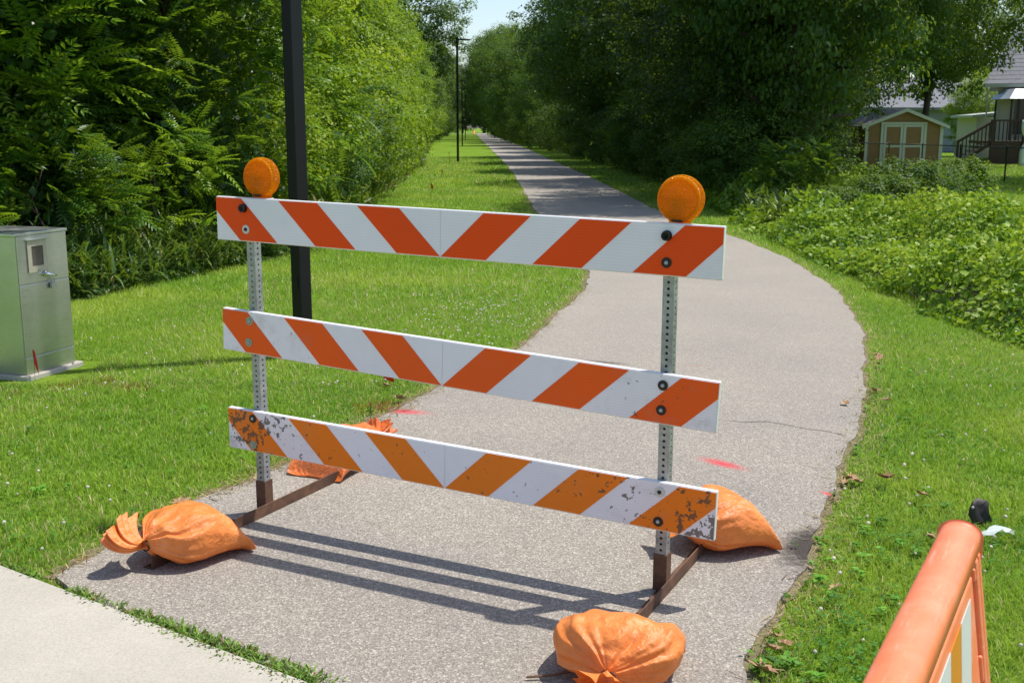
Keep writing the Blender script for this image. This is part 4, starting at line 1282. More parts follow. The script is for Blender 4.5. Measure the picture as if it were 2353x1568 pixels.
PRO['yard'] = (crown_mesh(115, 11.0, 3.9, 2.5, 560, 90, .115, M['leaf_mid'], .14, 2200), trunk_mesh(12, 10.5, .17, 1, 2.6, lo=4))
PRO['shrub_a'] = (crown_mesh(121, 3.4, 1.7, .05, 230, 80, .07, M['leaf_bright'], .17, 500), trunk_mesh(8, 3.0, .05, .2, 1.3, 9))
PRO['shrub_b'] = (crown_mesh(122, 2.8, 1.6, .0, 230, 80, .065, M['leaf_mid'], .18, 500), trunk_mesh(9, 2.4, .05, .2, 1.2, 9))
PRO['shrub_c'] = (crown_mesh(123, 1.5, 1.1, .0, 120, 60, .07, M['leaf_mid'], .22, 120), trunk_mesh(10, 1.3, .03, .1, .8, 8))
USED = {}
def plant(kind, name, x, y, s, rz, label, cat, group=None, sz=None, z=-.03):
    cm, tm = PRO[kind]
    root = empty(name, (x, y, z), rz, label, cat, group)
    root.scale = (s, s, sz or s)
    link_mesh('crown', cm, root)
    link_mesh('trunk', tm, root)
    return root

TL = 'leafy trees along the left side of the trail'
TRR = 'dark trees along the right side of the trail'
TFAR = 'trees at the far end of the trail'
# near left: pinnate-leaved trees behind the cabinet and lamp pole
plant('walnut_a', 'walnut_tree', -7.7, 14.4, 1.22, .4, 'feathery-leaved tree rising behind the steel cabinet', 'tree', TL, sz=1.3)
plant('walnut_b', 'walnut_tree', -5.25, 17.3, 1.0, 2.1, 'feathery-leaved tree right behind the thick lamp pole', 'tree', TL)
plant('walnut_a', 'walnut_tree', -10.6, 12.0, 1.0, 3.6, 'feathery-leaved tree in deep shade left of the cabinet', 'tree', TL)
plant('walnut_b', 'walnut_tree', -8.6, 18.5, 1.15, 5.0, 'tall feathery-leaved tree standing behind its neighbours in the shade', 'tree', TL)
plant('dark_a', 'shade_tree', -12.8, 17.5, 1.0, 1.0, 'large dark tree closing the gap behind the feathery-leaved trees', 'tree', TL)
plant('dark_a', 'shade_tree', -11.0, 23.5, .9, 2.6, 'large dark tree set back behind the bright hedge', 'tree', TL)
plant('dark_a', 'shade_tree', -15.5, 13.5, .9, 2.2, 'large dark tree deep in the shade beyond the cabinet', 'tree', TL)
plant('shrub_b', 'undergrowth_shrub', -6.9, 15.1, 1.0, .7, 'shaded shrub under the feathery-leaved trees', 'shrub', 'shaded undergrowth')
plant('shrub_b', 'undergrowth_shrub', -8.6, 13.1, 1.0, 2.7, 'shaded shrub under the feathery-leaved trees', 'shrub', 'shaded undergrowth')
plant('shrub_b', 'undergrowth_shrub', -5.6, 16.8, .9, 4.7, 'shaded shrub under the feathery-leaved trees', 'shrub', 'shaded undergrowth')
for (x, y, s, rz, lb) in ((-5.6, 13.3, .85, .2, 'young feathery-leaved sapling between the cabinet and the thick lamp pole'), (-4.9, 14.9, .9, 1.9, 'young feathery-leaved sapling near the thick lamp pole behind the weeds'), (-6.6, 12.6, .8, 4.0, 'young feathery-leaved sapling close behind the steel cabinet')):
    plant('sapling', 'sapling', x, y, s, rz, lb, 'sapling', 'saplings behind the weeds')
# left row further along
LEFT = [('maple_a', -6.3, 22.5, .80, 0.3, 'bright green tree just past the thick lamp pole'), ('maple_a', -7.0, 29.5, .85, 1.7, 'rounded bright green tree behind the white-flecked shrub'), ('maple_b', -8.6, 36.5, .90, 2.9, 'mid green tree behind the bright hedge row'),
        ('maple_a', -7.8, 45.0, .88, 4.1, 'bright yellow-green tree opposite the white bucket'), ('maple_a', -8.3, 54.0, .95, 5.0, 'bright yellow-green tree beside the first slim lamp post'), ('maple_a', -9.0, 64.0, 1.0, .9, 'tall bright green tree beyond the first slim lamp post'),
        ('maple_b', -10.0, 75.0, 1.0, 2.0, 'mid green tree between two slim lamp posts'), ('maple_a', -10.2, 87.0, 1.0, 3.2, 'light green tree between two slim lamp posts'), ('maple_b', -11.0, 100.0, 1.0, 4.4, 'mid green tree before the second slim lamp post'), ('maple_b', -11.6, 114.0, .95, .5, 'mid green tree behind the second slim lamp post'), ('maple_b', -12.3, 130.0, 1.3, 1.6, 'green tree beyond the second slim lamp post'), ('maple_b', -13.2, 150.0, 1.5, 2.5, 'green tree near the farthest lamp post')]
for k, x, y, s, rz, lb in LEFT:
    plant(k, 'broadleaf_tree', x, y, s, rz, lb, 'tree', TL)
plant('dark_b', 'tall_tree', -12.5, 118.0, 1.85, .8, 'tall dark tree rising above the left tree row', 'tree', TL)
plant('dark_b', 'tall_tree', -15.0, 60.0, 1.1, .8, 'dark tree behind the bright yellow-green trees', 'tree', TL)
SHR = [('shrub_a', -4.9, 18.9, .95), ('shrub_a', -5.0, 21.6, 1.2), ('shrub_b', -4.7, 24.3, .95), ('shrub_b', -5.0, 27.0, 1.1), ('shrub_a', -5.3, 30.0, 1.25), ('shrub_a', -5.6, 33.5, 1.3), ('shrub_b', -5.4, 37.0, 1.1), ('shrub_a', -5.9, 41.0, 1.4), ('shrub_a', -6.2, 46.0, 1.4), ('shrub_a', -6.6, 51.5, 1.4), ('shrub_a', -7.0, 58.0, 1.5), ('shrub_b', -7.6, 66.0, 1.5), ('shrub_a', -8.2, 76.0, 1.6), ('shrub_b', -9.0, 90.0, 1.6), ('shrub_b', -9.8, 105.0, 1.7), ('shrub_a', -10.6, 121.0, 1.8), ('shrub_b', -11.4, 140.0, 1.9), ('shrub_b', -12.4, 162.0, 2.1), ('shrub_b', -13.4, 190.0, 2.4), ('shrub_b', -15.5, 235.0, 2.8)]
for i, (k, x, y, s) in enumerate(SHR):
    plant(k, 'hedge_shrub', x, y, s, i * 1.3, 'bright leafy shrub in the row bordering the left lawn strip' if k == 'shrub_a' else 'darker glossy shrub in the row bordering the left lawn strip', 'shrub', 'shrubs bordering the left lawn strip')
# right side
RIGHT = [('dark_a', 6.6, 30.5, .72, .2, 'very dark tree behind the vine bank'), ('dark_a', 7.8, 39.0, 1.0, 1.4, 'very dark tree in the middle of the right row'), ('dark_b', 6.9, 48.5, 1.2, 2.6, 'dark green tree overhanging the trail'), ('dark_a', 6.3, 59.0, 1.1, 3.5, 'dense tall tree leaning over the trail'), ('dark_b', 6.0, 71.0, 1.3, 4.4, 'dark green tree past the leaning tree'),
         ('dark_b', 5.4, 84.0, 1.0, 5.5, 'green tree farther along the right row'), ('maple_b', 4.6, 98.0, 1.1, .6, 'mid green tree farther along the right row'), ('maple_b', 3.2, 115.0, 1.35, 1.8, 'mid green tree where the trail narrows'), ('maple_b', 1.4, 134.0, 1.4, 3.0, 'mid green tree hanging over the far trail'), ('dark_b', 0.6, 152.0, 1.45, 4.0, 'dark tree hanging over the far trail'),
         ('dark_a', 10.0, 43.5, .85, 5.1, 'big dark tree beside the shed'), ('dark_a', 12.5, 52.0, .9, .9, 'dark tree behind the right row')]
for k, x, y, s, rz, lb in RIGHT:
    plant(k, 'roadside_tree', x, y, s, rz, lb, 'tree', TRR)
plant('yard', 'yard_tree', 23.2, 40.0, 1.3, 2.0, 'wide spreading tree reaching over the house roof', 'tree', sz=2.2)
plant('dark_b', 'roadside_tree', 6.9, 27.6, .84, 3.0, 'dark tree at the head of the right row shading the trail', 'tree', TRR, sz=1.25)
plant('yard', 'yard_tree', 13.1, 43.5, 1.0, 4.2, 'spreading tree with hanging branches in front of the shed', 'tree')
plant('yard', 'yard_tree', 21.0, 56.6, 1.2, 1.2, 'broad dark tree rising directly behind the shed', 'tree', sz=1.45)
plant('maple_a', 'yard_tree', 31.0, 74.0, .55, 1.0, 'small light green tree between the shed and the grey house', 'tree')
plant('dark_b', 'yard_tree', 41.0, 98.0, 1.3, 1.0, 'large tree behind the grey house', 'tree')
plant('dark_b', 'yard_tree', 27.0, 100.0, 1.3, 2.4, 'large dark tree behind the shed', 'tree')
plant('dark_a', 'yard_tree', 19.0, 70.0, 1.0, 2.4, 'dark tree in the yard behind the shed', 'tree')
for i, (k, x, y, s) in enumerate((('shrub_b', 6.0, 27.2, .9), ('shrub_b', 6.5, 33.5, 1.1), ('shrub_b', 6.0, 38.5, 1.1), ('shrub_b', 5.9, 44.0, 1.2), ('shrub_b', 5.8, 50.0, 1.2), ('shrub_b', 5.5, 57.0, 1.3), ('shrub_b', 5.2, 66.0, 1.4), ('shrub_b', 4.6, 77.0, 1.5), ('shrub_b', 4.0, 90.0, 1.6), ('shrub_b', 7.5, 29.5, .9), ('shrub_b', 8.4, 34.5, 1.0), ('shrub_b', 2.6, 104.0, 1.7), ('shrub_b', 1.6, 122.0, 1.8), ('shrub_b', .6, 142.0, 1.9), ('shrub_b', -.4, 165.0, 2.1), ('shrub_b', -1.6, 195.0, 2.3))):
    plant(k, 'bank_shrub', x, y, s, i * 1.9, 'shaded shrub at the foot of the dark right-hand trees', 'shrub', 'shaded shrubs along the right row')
for (x, y, s, rz, lb) in ((5.6, 30.3, .95, .3, 'pinnate-leaved sapling catching light at the right grass edge'), (6.4, 24.6, .75, 1.3, 'pinnate-leaved sapling rising above the vine bank'), (5.9, 47.0, 1.6, 2.3, 'tall sumac clump overhanging the right grass edge')):
    plant('sapling', 'sapling', x, y, s, rz, lb, 'sapling')
for i, (x, y, s) in enumerate(((7.3, 21.8, .7), (8.6, 24.2, .85), (9.6, 25.8, .75), (11.6, 28.6, .8), (6.2, 21.0, .55))):
    plant('shrub_c', 'vine_mound', x, y, s, i * 2.1, 'leafy mound standing up out of the vine bank', 'shrub', 'mounds in the vine bank')
# far end
for i, (k, x, y, s) in enumerate((('maple_b', -15, 172, 1.15), ('dark_b', -16.5, 195, 1.2), ('maple_b', -17.5, 220, 1.3), ('dark_b', -19, 250, 1.3), ('dark_b', -20, 285, 1.4), ('dark_b', -1.0, 172, 1.1), ('dark_b', -1.5, 195, 1.2), ('dark_a', -2.2, 220, 1.1), ('dark_b', -3.0, 250, 1.3), ('dark_a', -4, 285, 1.2), ('dark_a', -9, 352, 1.2), ('maple_b', -16, 356, 1.3), ('dark_a', -2, 358, 1.3), ('dark_b', -24, 350, 1.5), ('dark_a', 6, 350, 1.3))):
    plant(k, 'distant_tree', x, y, s * 1.45, i * 1.1, 'distant tree closing the far end of the trail', 'tree', TFAR)
rd = MB().add([(-60, 331, -.010), (60, 331, -.010), (60, 339, -.010), (-60, 339, -.010)], [(0, 1, 2, 3)]).build('road', simple('far_road', (.30, .29, .27), .9)); tag(rd, 'pale cross street at the far end of the trail', 'road', kind='structure')
db = empty('traffic_drum', (-10.4, 300, 0), 0, 'tiny orange traffic drum at the far end of the trail', 'drum')
MB().lathe([(.30, 0), (.30, .08), (.26, .09), (.22, .95), (.10, 1.0), (.001, 1.0)], 16).build('drum_body', simple('drum_orange', (.8, .2, .02), .5), db, True)

# ------------------------------------------------------------------ tall weeds along the left tree line
def tall_weeds(seed):
    r_ = np.random.RandomState(seed); parts = []
    n = 7000
    t = r_.rand(n) ** 1.0; y = 10.6 + t * 9.4
    x = tree_x(y) - np.abs(r_.normal(0.05, .55, n)) + .12
    d = tree_x(y) - x
    ph = np.clip(.28 + d * .55, .18, .85) * r_.uniform(.6, 1.2, n) * np.where(y > 16.5, .8, 1)
    a = r_.rand(n) * 6.283
    P = np.stack([x, y, -.02 + ph * r_.uniform(.15, 1, n)], 1)
    X = np.stack([np.cos(a), np.sin(a), r_.uniform(-.2, 1.3, n)], 1)
    Z = np.stack([-np.cos(a) * .5, -np.sin(a) * .5, np.full(n, 1.0)], 1)
    tm = (np.array([(0, .5, 0), (0, -.5, 0), (.45, .42, .16), (.45, -.42, .16), (.8, .25, .12), (.8, -.25, .12), (1.05, 0, -.05)]) * np.array((1, .09, 1)), np.array([(0, 1, 3), (0, 3, 2), (2, 3, 5), (2, 5, 4), (4, 5, 6)]))
    parts.append(scatter(tm, P, X, Z, r_.uniform(.18, .46, n), np.clip(r_.rand(n) * .9 + (r_.rand(n) < .05) * .4, 0, 1)))
    m = 9000
    y = 10.6 + r_.rand(m) * 9.8; x = tree_x(y) - np.abs(r_.normal(0, .45, m)) + .16
    dd = tree_x(y) - x
    P = np.stack([x, y, r_.uniform(0, 1, m) * np.clip(.16 + dd * .5, .1, .7)], 1)
    Z = unit(np.array((0, 0, 1.)) + r_.normal(0, .6, (m, 3)))
    parts.append(scatter(LEAF4, P, r_.normal(0, 1, (m, 3)), Z, r_.uniform(.035, .085, m), r_.rand(m) * .85, .8))
    return join(parts)
V, T, A = tall_weeds(131)
tag(link_mesh('tall_weeds', np_mesh('tall_weeds', V, T, M['leaf_weed'], A)), 'tall grassy weeds fringing the left tree line', 'weeds', kind='stuff')
def far_weeds(seed):
    r_ = np.random.RandomState(seed); parts = []
    for side in (0, 1):
        n = 5200; y = 20 + r_.rand(n) ** 1.3 * 90
        if side == 0:
            x = tree_x(y) - np.abs(r_.normal(0, .7, n)) + .25
        else:
            x = np.interp(y, [20, 24, 33, 50, 70, 129], [4.9, 5.1, 5.3, 4.7, 4.2, 2.2]) + np.abs(r_.normal(0, .7, n)) - .2
        P = np.stack([x, y, r_.uniform(.0, .5, n)], 1)
        parts.append(scatter(LEAF2, P, np.stack([r_.normal(0, 1, n), r_.normal(0, 1, n), r_.uniform(.3, 2, n)], 1), unit(r_.normal(0, .6, (n, 3)) + (0, 0, 1)), r_.uniform(.10, .32, n), np.clip(r_.rand(n) + .12 * (side == 0), 0, 1), .30))
    return join(parts)
V, T, A = far_weeds(133)
tag(link_mesh('roadside_weeds', np_mesh('roadside_weeds', V, T, M['leaf_weed'], A)), 'unmown weeds at the foot of the trees farther along', 'weeds', kind='stuff')

# ------------------------------------------------------------------ vine bank on the right
def bed_height(P):
    b = vnoise(P, .6, 41) * .55 + vnoise(P, 1.7, 42) * .55 + vnoise(P, .22, 43) * .5
    inn = np.clip((P[:, 0] - bed_x(P[:, 1])) / .9, 0, 1)
    out = np.clip((bed_r(P[:, 1]) + .4 - P[:, 0]) / 1.0, 0, 1)
    return np.clip(.10 + 1.25 * (b - .42), .06, 1.3) * (inn ** .6) * (.25 + .75 * out ** .6) + .03
def vine_bank(seed):
    r_ = np.random.RandomState(seed); parts = []
    for (y0, y1, dens, sz, tm) in ((8.7, 13, 1250, .066, LEAF4), (13, 19, 900, .072, LEAF4), (19, 28, 520, .095, LEAF2), (28, 35, 320, .11, LEAF2)):
        w = .49 * y1 + 2.2
        n = int((w - 4.0) * (y1 - y0) * dens)
        P = np.stack([r_.uniform(4.0, w, n), r_.uniform(y0, y1, n)], 1)
        edge = .35 * (vnoise(P, 1.1, 44) - .5)
        P = P[(P[:, 0] > bed_x(P[:, 1]) + edge) & (P[:, 0] < np.minimum(.49 * P[:, 1] + 2.2, bed_r(P[:, 1]) + 2 * edge))]
        # shorter toward the yard fence
        P = P[r_.rand(len(P)) < np.clip(1.4 - np.clip(P[:, 1] - 31, 0, 9) * .3, 0, 1)]
        P = P[(vnoise(P, 1.5, 47) > .22) | (r_.rand(len(P)) < .35)]
        n = len(P); hgt = bed_height(P)
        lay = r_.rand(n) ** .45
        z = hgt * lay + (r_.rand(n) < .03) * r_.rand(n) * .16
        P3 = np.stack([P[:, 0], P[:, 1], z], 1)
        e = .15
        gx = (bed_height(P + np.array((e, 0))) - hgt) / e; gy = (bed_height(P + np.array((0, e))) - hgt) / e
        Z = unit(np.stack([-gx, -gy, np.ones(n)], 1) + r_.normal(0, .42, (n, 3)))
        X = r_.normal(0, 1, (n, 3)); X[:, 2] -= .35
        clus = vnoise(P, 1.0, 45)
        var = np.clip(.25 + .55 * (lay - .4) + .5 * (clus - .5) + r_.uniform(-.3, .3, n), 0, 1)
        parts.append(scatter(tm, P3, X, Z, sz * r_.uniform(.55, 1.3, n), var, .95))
    return join(parts)
V, T, A = vine_bank(141)
tag(link_mesh('vine_bank', np_mesh('vine_bank', V, T, M['leaf_vine'], A)), 'dense bank of yellow-green vines beside the trail curve', 'vines', kind='stuff')
# soil under the vines so that gaps are dark earth
bp = [(x + .25, y) for x, y in BED_F] + [(10.3, 33), (9.2, 22), (8.4, 18), (7.4, 8.7)]
tag(sheet('earth', bp, -.006, simple('dark_earth', (.035, .035, .018), .95, 0, 6, .5)), 'dark earth under the vine bank', 'earth', kind='structure')

# ------------------------------------------------------------------ yard: fence, shed, house, deck
M['fence'] = simple('fence_steel', (.10, .11, .11), .5, .5)
FP = [(17.9, 32.6), (17.55, 35.6), (17.2, 38.5), (16.8, 41.5), (16.45, 44.4), (16.05, 47.2), (15.65, 50.2)]
fence = empty('chain_link_fence', (FP[0][0], FP[0][1], 0), 0, 'low chain-link fence around the yard behind the vines', 'fence')
fl0 = Vector((FP[0][0], FP[0][1], 0))
for x, y in FP:
    o = MB().lathe([(.030, -.1), (.030, 1.22), (.034, 1.22), (.030, 1.27), (.001, 1.285)], 10).build('fence_post', M['fence'], fence, True); o.location = Vector((x, y, 0)) - fl0
for (x0, y0), (x1, y1) in zip(FP[:-1], FP[1:]):
    a = Vector((x0, y0, 1.20)) - fl0; b = Vector((x1, y1, 1.20)) - fl0
    MB().tube([a, b], .021, 8).build('top_rail', M['fence'], fence, True)
    mb = MB(); d = (b - a); ln = d.length; u = d / ln; hh = 1.16; st_ = .085
    k = -hh
    nrm = Vector((-u.y, u.x, 0)) * .003
    while k < ln:
        for sg in (1, -1):
            s0, s1 = max(k, 0), min(k + hh, ln)
            if s1 > s0:
                z0, z1 = (s0 - k), (s1 - k)
                if sg < 0: z0, z1 = hh - z0, hh - z1
                p0 = a + u * s0; p1 = a + u * s1; p0.z = .02 + z0; p1.z = .02 + z1
                w_ = u * .0028
                mb.add([p0 - w_, p0 + w_, p1 + w_, p1 - w_], [(0, 1, 2, 3)])
        k += st_
    mb.build('wire_mesh', M['fence'], fence)

M['tan'] = simple('tan_siding', (.25, .135, .058), .7, 0, 3, .15)
M['trim'] = simple('trim_white', (.50, .52, .49), .6)
M['shingle'] = simple('shingle_grey', (.165, .17, .185), .85, 0, 5, .25)
SA = Vector((16.22, 51.04, 0)); SB = Vector((19.85, 51.2, 0)); sd_ = (SB - SA).normalized(); SWD = (SB - SA).length
shed = empty('garden_shed', SA, math.atan2(sd_.y, sd_.x), 'tan garden shed with white trim and double doors', 'shed')
SH, SAP, SDp = 1.95, 2.62, 3.0
mb = MB().add([(0, 0, 0), (SWD, 0, 0), (SWD, 0, SH), (SWD / 2, 0, SAP), (0, 0, SH), (0, SDp, 0), (SWD, SDp, 0), (SWD, SDp, SH), (SWD / 2, SDp, SAP), (0, SDp, SH)], [(0, 1, 2, 3, 4), (9, 8, 7, 6, 5), (0, 5, 6, 1), (1, 6, 7, 2), (5, 0, 4, 9)])
mb.build('wall', M['tan'], shed)
mb = MB()
for sg in (-1, 1):
    e = SWD / 2 + sg * (SWD / 2 + .22); ez = SH - .11
    mb.add([(SWD / 2, -.2, SAP + .03), (e, -.2, ez + .03), (e, SDp + .2, ez + .03), (SWD / 2, SDp + .2, SAP + .03), (SWD / 2, -.2, SAP + .10), (e, -.2, ez + .10), (e, SDp + .2, ez + .10), (SWD / 2, SDp + .2, SAP + .10)], [(0, 1, 2, 3), (4, 7, 6, 5), (0, 4, 5, 1), (1, 5, 6, 2), (3, 2, 6, 7)])
rf_ = mb.build('roof', M['shingle'], shed)
for sg in (-1, 1):
    e = SWD / 2 + sg * (SWD / 2 + .23); ez = SH - .115
    MB().add([(SWD / 2, -.23, SAP - .03), (e, -.23, ez - .03), (e, -.205, ez - .03), (SWD / 2, -.205, SAP - .03), (SWD / 2, -.23, SAP + .12), (e, -.23, ez + .12), (e, -.205, ez + .12), (SWD / 2, -.205, SAP + .12)], [(0, 1, 5, 4), (1, 2, 6, 5), (2, 3, 7, 6), (3, 0, 4, 7), (4, 5, 6, 7), (0, 3, 2, 1)]).build('fascia', M['trim'], rf_)
for x0 in (.0, SWD - .14):
    MB().box(x0, x0 + .14, -.03, -.002, 0, SH).build('corner_trim', M['trim'], shed)
MB().box(SWD + .002, SWD + .03, 0, .14, 0, SH).build('corner_trim', M['trim'], shed)
for x0, x1 in ((.86, 1.755), (1.775, 2.72)):
    dr = MB().box(x0, x1, -.025, -.003, .06, 2.0).build('door', M['tan'], shed)
    for a, b, c, d in ((x0, x0 + .12, .06, 2.0), (x1 - .12, x1, .06, 2.0), (x0 + .121, x1 - .121, 1.90, 2.0), (x0 + .121, x1 - .121, .98, 1.08), (x0 + .121, x1 - .121, .06, .15)):
        MB().box(a, b, -.05, -.026, c, d).build('door_trim', M['trim'], dr)
MB().box(.72, 2.86, -.05, -.003, 2.01, 2.12).build('lintel', M['trim'], shed)
for x0 in (.72, 2.74):
    MB().box(x0, x0 + .12, -.05, -.003, 0, 2.005).build('jamb', M['trim'], shed)

M['siding'] = simple('siding_white', (.58, .57, .52), .6)
M['siding_grey'] = simple('siding_grey', (.20, .23, .27), .7)
def clad(mb, x0, x1, y, z0, z1, step=.15):
    z = z0
    while z < z1 - .01:
        zt = min(z + step, z1)
        mb.add([(x0, y - .018, z), (x1, y - .018, z), (x1, y, zt), (x0, y, zt), (x0, y, z), (x1, y, z)], [(0, 1, 2, 3), (0, 4, 5, 1)])
        z += step
    return mb
house = empty('white_house', (26.95, 62, 0), R(-25), 'white clapboard house with grey shingle roof behind the deck', 'house')
MB().box(0, 9, .03, 8, 0, 4.15).build('wall', M['siding'], house)
clad(MB(), 0, 9, .02, .1, 4.1, .18).build('clapboard', M['siding'], house)
ro = MB().add([(-.75, -.45, 4.1), (9.5, -.45, 4.1), (9.5, 4, 7.4), (.55, 4, 7.4), (-.75, -.45, 4.25), (9.5, -.45, 4.25), (9.5, 4, 7.55), (.55, 4, 7.55), (-.75, 8.45, 4.1), (9.5, 8.45, 4.1), (-.75, 8.45, 4.25), (9.5, 8.45, 4.25)], [(0, 1, 5, 4), (4, 5, 6, 7), (0, 4, 7, 3), (3, 7, 10, 8), (7, 6, 11, 10), (0, 3, 2, 1), (3, 8, 9, 2)]).build('roof', M['shingle'], house)
for i in range(14):                                       # shingle courses
    t = i / 14; y0 = -.45 + 4.45 * t; z0 = 4.27 + 3.3 * t
    MB().add([(-.75 + 1.3 * t, y0, z0), (9.5, y0, z0), (9.5, y0 + .30, z0 + .215), (-.75 + 1.3 * t + .09, y0 + .30, z0 + .215), (-.75 + 1.3 * t, y0, z0 - .03), (9.5, y0, z0 - .03)], [(0, 1, 2, 3), (4, 5, 1, 0)]).build('shingle_course', M['shingle'], ro)
MB().box(-.8, 9.5, -.60, -.46, 4.06, 4.24).build('gutter', M['trim'], house)
MB().tube([(-.6, -.55, 4.05), (-.55, -.25, 3.8), (-.5, -.15, 1.5), (-.2, -.35, .9)], .045, 8).build('downspout', M['trim'], house)
MB().box(-.02, .16, -.01, .02, 0, 4.1).build('corner_trim', M['trim'], house)
wf = MB().box(.75, 1.9, -.06, -.01, 1.4, 3.5).build('window', M['trim'], house)
MB().box(.87, 1.78, -.075, -.062, 1.52, 3.38).build('pane', simple('pane', (.03, .035, .04), .08), wf)
annex = empty('annex', (29.2, 70, 0), 0, 'small white lean-to wing between the deck and grey house', 'building')
MB().box(0, 4, 0, 3, 0, 2.55).build('wall', M['siding'], annex)
MB().add([(-.4, -.3, 2.5), (4, -.3, 2.95), (4, 3.2, 2.95), (-.4, 3.2, 2.5), (-.4, -.3, 2.66), (4, -.3, 3.11), (4, 3.2, 3.11), (-.4, 3.2, 2.66)], [(0, 3, 2, 1), (4, 5, 6, 7), (0, 1, 5, 4), (3, 0, 4, 7), (1, 2, 6, 5), (2, 3, 7, 6)]).build('roof', M['trim'], annex)
aw = MB().box(.7, 1.7, -.04, -.005, 1.2, 2.2).build('window', M['trim'], annex)
MB().box(.8, 1.6, -.055, -.042, 1.3, 2.1).build('pane', simple('pane', (.16, .15, .11), .15), aw)
grey = empty('grey_house', (27.5, 86, 0), 0, 'blue-grey sided house with dappled roof behind the shed', 'house')
MB().box(0, 13, .03, 9, 0, 3.3).build('wall', M['siding_grey'], grey)
clad(MB(), 0, 13, .02, .1, 3.25, .2).build('clapboard', M['siding_grey'], grey)
MB().add([(-.5, -.6, 3.2), (13.5, -.6, 3.2), (13.5, 4.5, 5.6), (-.5, 4.5, 5.6), (-.5, -.6, 3.4), (13.5, -.6, 3.4), (13.5, 4.5, 5.8), (-.5, 4.5, 5.8), (-.5, 9.6, 3.2), (13.5, 9.6, 3.2), (13.5, 9.6, 3.4), (-.5, 9.6, 3.4)], [(0, 1, 5, 4), (4, 5, 6, 7), (7, 6, 10, 11), (0, 4, 7, 3), (3, 7, 11, 8), (0, 3, 2, 1)]).build('roof', M['shingle'], grey)

M['deck'] = simple('deck_brown', (.050, .024, .016), .7, 0, 4, .3)
deck = empty('wooden_deck', (24.9, 57.6, 0), R(-4), 'dark brown wooden deck with stairs and slatted railing', 'deck')
MB().box(0, 5, 0, 3.5, 1.05, 1.2).build('platform', M['deck'], deck)
MB().box(.02, 5, .02, .06, .0, 1.04).build('skirt', M['deck'], deck)
for i in range(24):
    MB().box(.1 + i * .2, .16 + i * .2, -.03, .0, 1.201, 2.20).build('baluster', M['deck'], deck)
MB().box(-.1, 5, -.06, .05, 2.201, 2.29).build('handrail', M['deck'], deck)
for x in (0, 1.6, 3.2):
    MB().box(x - .07, x + .07, -.08, .06 - .005, 0, 2.2).build('post', M['deck'], deck)
for i in range(6):
    MB().box(-1.65 + i * .26, -1.65 + (i + 1.15) * .26, .05, 1.25, .18 * i + .10, .18 * i + .16).build('stair_tread', M['deck'], deck)
MB().add([(-1.75, -.02, 0), (-1.45, -.02, 0), (0, -.02, 1.0), (0, -.02, 1.22), (-1.75, .04, 0), (-1.45, .04, 0), (0, .04, 1.0), (0, .04, 1.22)], [(0, 1, 2, 3), (7, 6, 5, 4), (0, 3, 7, 4), (1, 5, 6, 2)]).build('stringer', M['deck'], deck)
MB().add([(-1.72, -.05, 1.08), (0, -.05, 2.10), (0, -.05, 2.26), (-1.72, -.05, 1.24), (-1.72, .05, 1.08), (0, .05, 2.10), (0, .05, 2.26), (-1.72, .05, 1.24)], [(0, 1, 2, 3), (7, 6, 5, 4), (0, 3, 7, 4), (3, 2, 6, 7), (0, 4, 5, 1)]).build('stair_rail', M['deck'], deck)
MB().box(-1.76, -1.64, -.05, .05, 0, 1.2).build('newel', M['deck'], deck)
for i in range(8):
    x = -1.5 + i * .19
    MB().box(x, x + .06, -.02, .01, .2 + (x + 1.72) * .6, 1.15 + (x + 1.72) * .59).build('baluster', M['deck'], deck)
gz = empty('gazebo', (26.95, 60.2, 1.2), 0, 'black metal gazebo frame standing on the deck', 'gazebo')
for x, y in ((0, 0), (2.6, 0), (0, 2.0), (2.6, 2.0), (.35, 0)):
    MB().box(x - .04, x + .04, y - .04, y + .04, 0, 2.2).build('leg', M['black_bolt'], gz)
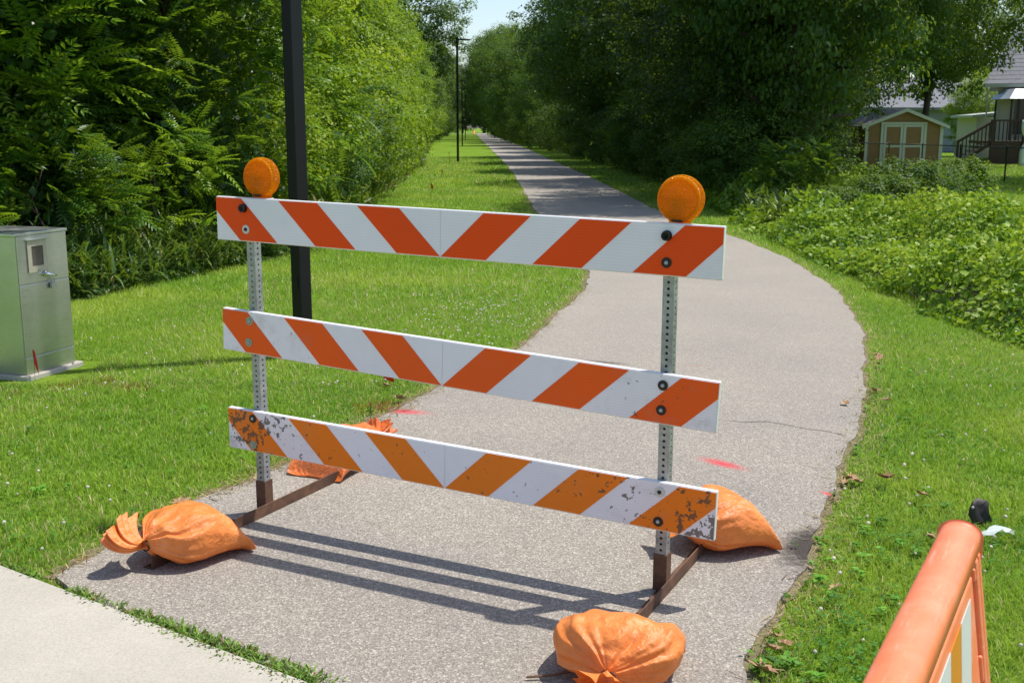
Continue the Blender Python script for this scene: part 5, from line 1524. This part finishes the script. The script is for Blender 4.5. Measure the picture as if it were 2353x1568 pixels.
MB().add([(-.25, -.25, 2.21), (2.85, -.25, 2.21), (2.85, 2.25, 2.21), (-.25, 2.25, 2.21), (.2, .2, 2.75), (2.4, .2, 2.75), (2.4, 1.8, 2.75), (.2, 1.8, 2.75)], [(0, 3, 2, 1), (0, 1, 5, 4), (1, 2, 6, 5), (2, 3, 7, 6), (3, 0, 4, 7), (4, 5, 6, 7)]).build('canopy', simple('gazebo_roof', (.45, .47, .50), .4, .3), gz)
# white sheet hung over the deck corner
tp = MB(); vs = []
nx, nz = 12, 14
for i in range(nx):
    for j in range(nz):
        u, v = i / (nx - 1), j / (nz - 1)
        pinch = 1 - .35 * math.exp(-((v - .45) / .12) ** 2)
        vs.append((.15 + (u - .5) * 1.5 * pinch + .75, -.25 - .10 * math.sin(u * 14) * (.4 + v), 2.25 - 2.2 * v))
tp.add(vs, [(i * nz + j, i * nz + j + 1, (i + 1) * nz + j + 1, (i + 1) * nz + j) for i in range(nx - 1) for j in range(nz - 1)])
to = tp.build('white_tarp', simple('tarp_white', (.66, .70, .72), .6), None, True); to.location = (24.75, 54.6, 0.0)
to.modifiers.new('solid', 'SOLIDIFY').thickness = .01
tag(to, 'white tarp hanging in folds in front of the deck', 'tarp')
for x, y, c, lb in ((18.2, 59.6, (.03, .10, .36), 'blue plastic barrel beside the shed'), (17.45, 59.4, (.45, .48, .50), 'pale grey plastic barrel beside the shed')):
    ba = empty('barrel', (x, y, -.02), 0, lb, 'barrel')
    MB().lathe([(.25, 0), (.29, .05), (.29, .28), (.30, .30), (.29, .32), (.29, .58), (.30, .60), (.29, .62), (.28, .85), (.25, .9), (.001, .88)], 20).build('barrel_body', simple('barrel_plastic', c, .4), ba, True)
# back fence line of the yard
yf = empty('yard_fence', (20, 75, 0), 0, 'pale low fence rail across the back of the yard', 'fence')
for i in range(7):
    MB().box(i * 2 - .05, i * 2 + .05, -.05, .05, -.1, 1.2).build('fence_post', M['trim'], yf)
MB().box(-.05, 12.05, -.03, .03, 1.201, 1.29).build('rail', M['trim'], yf)
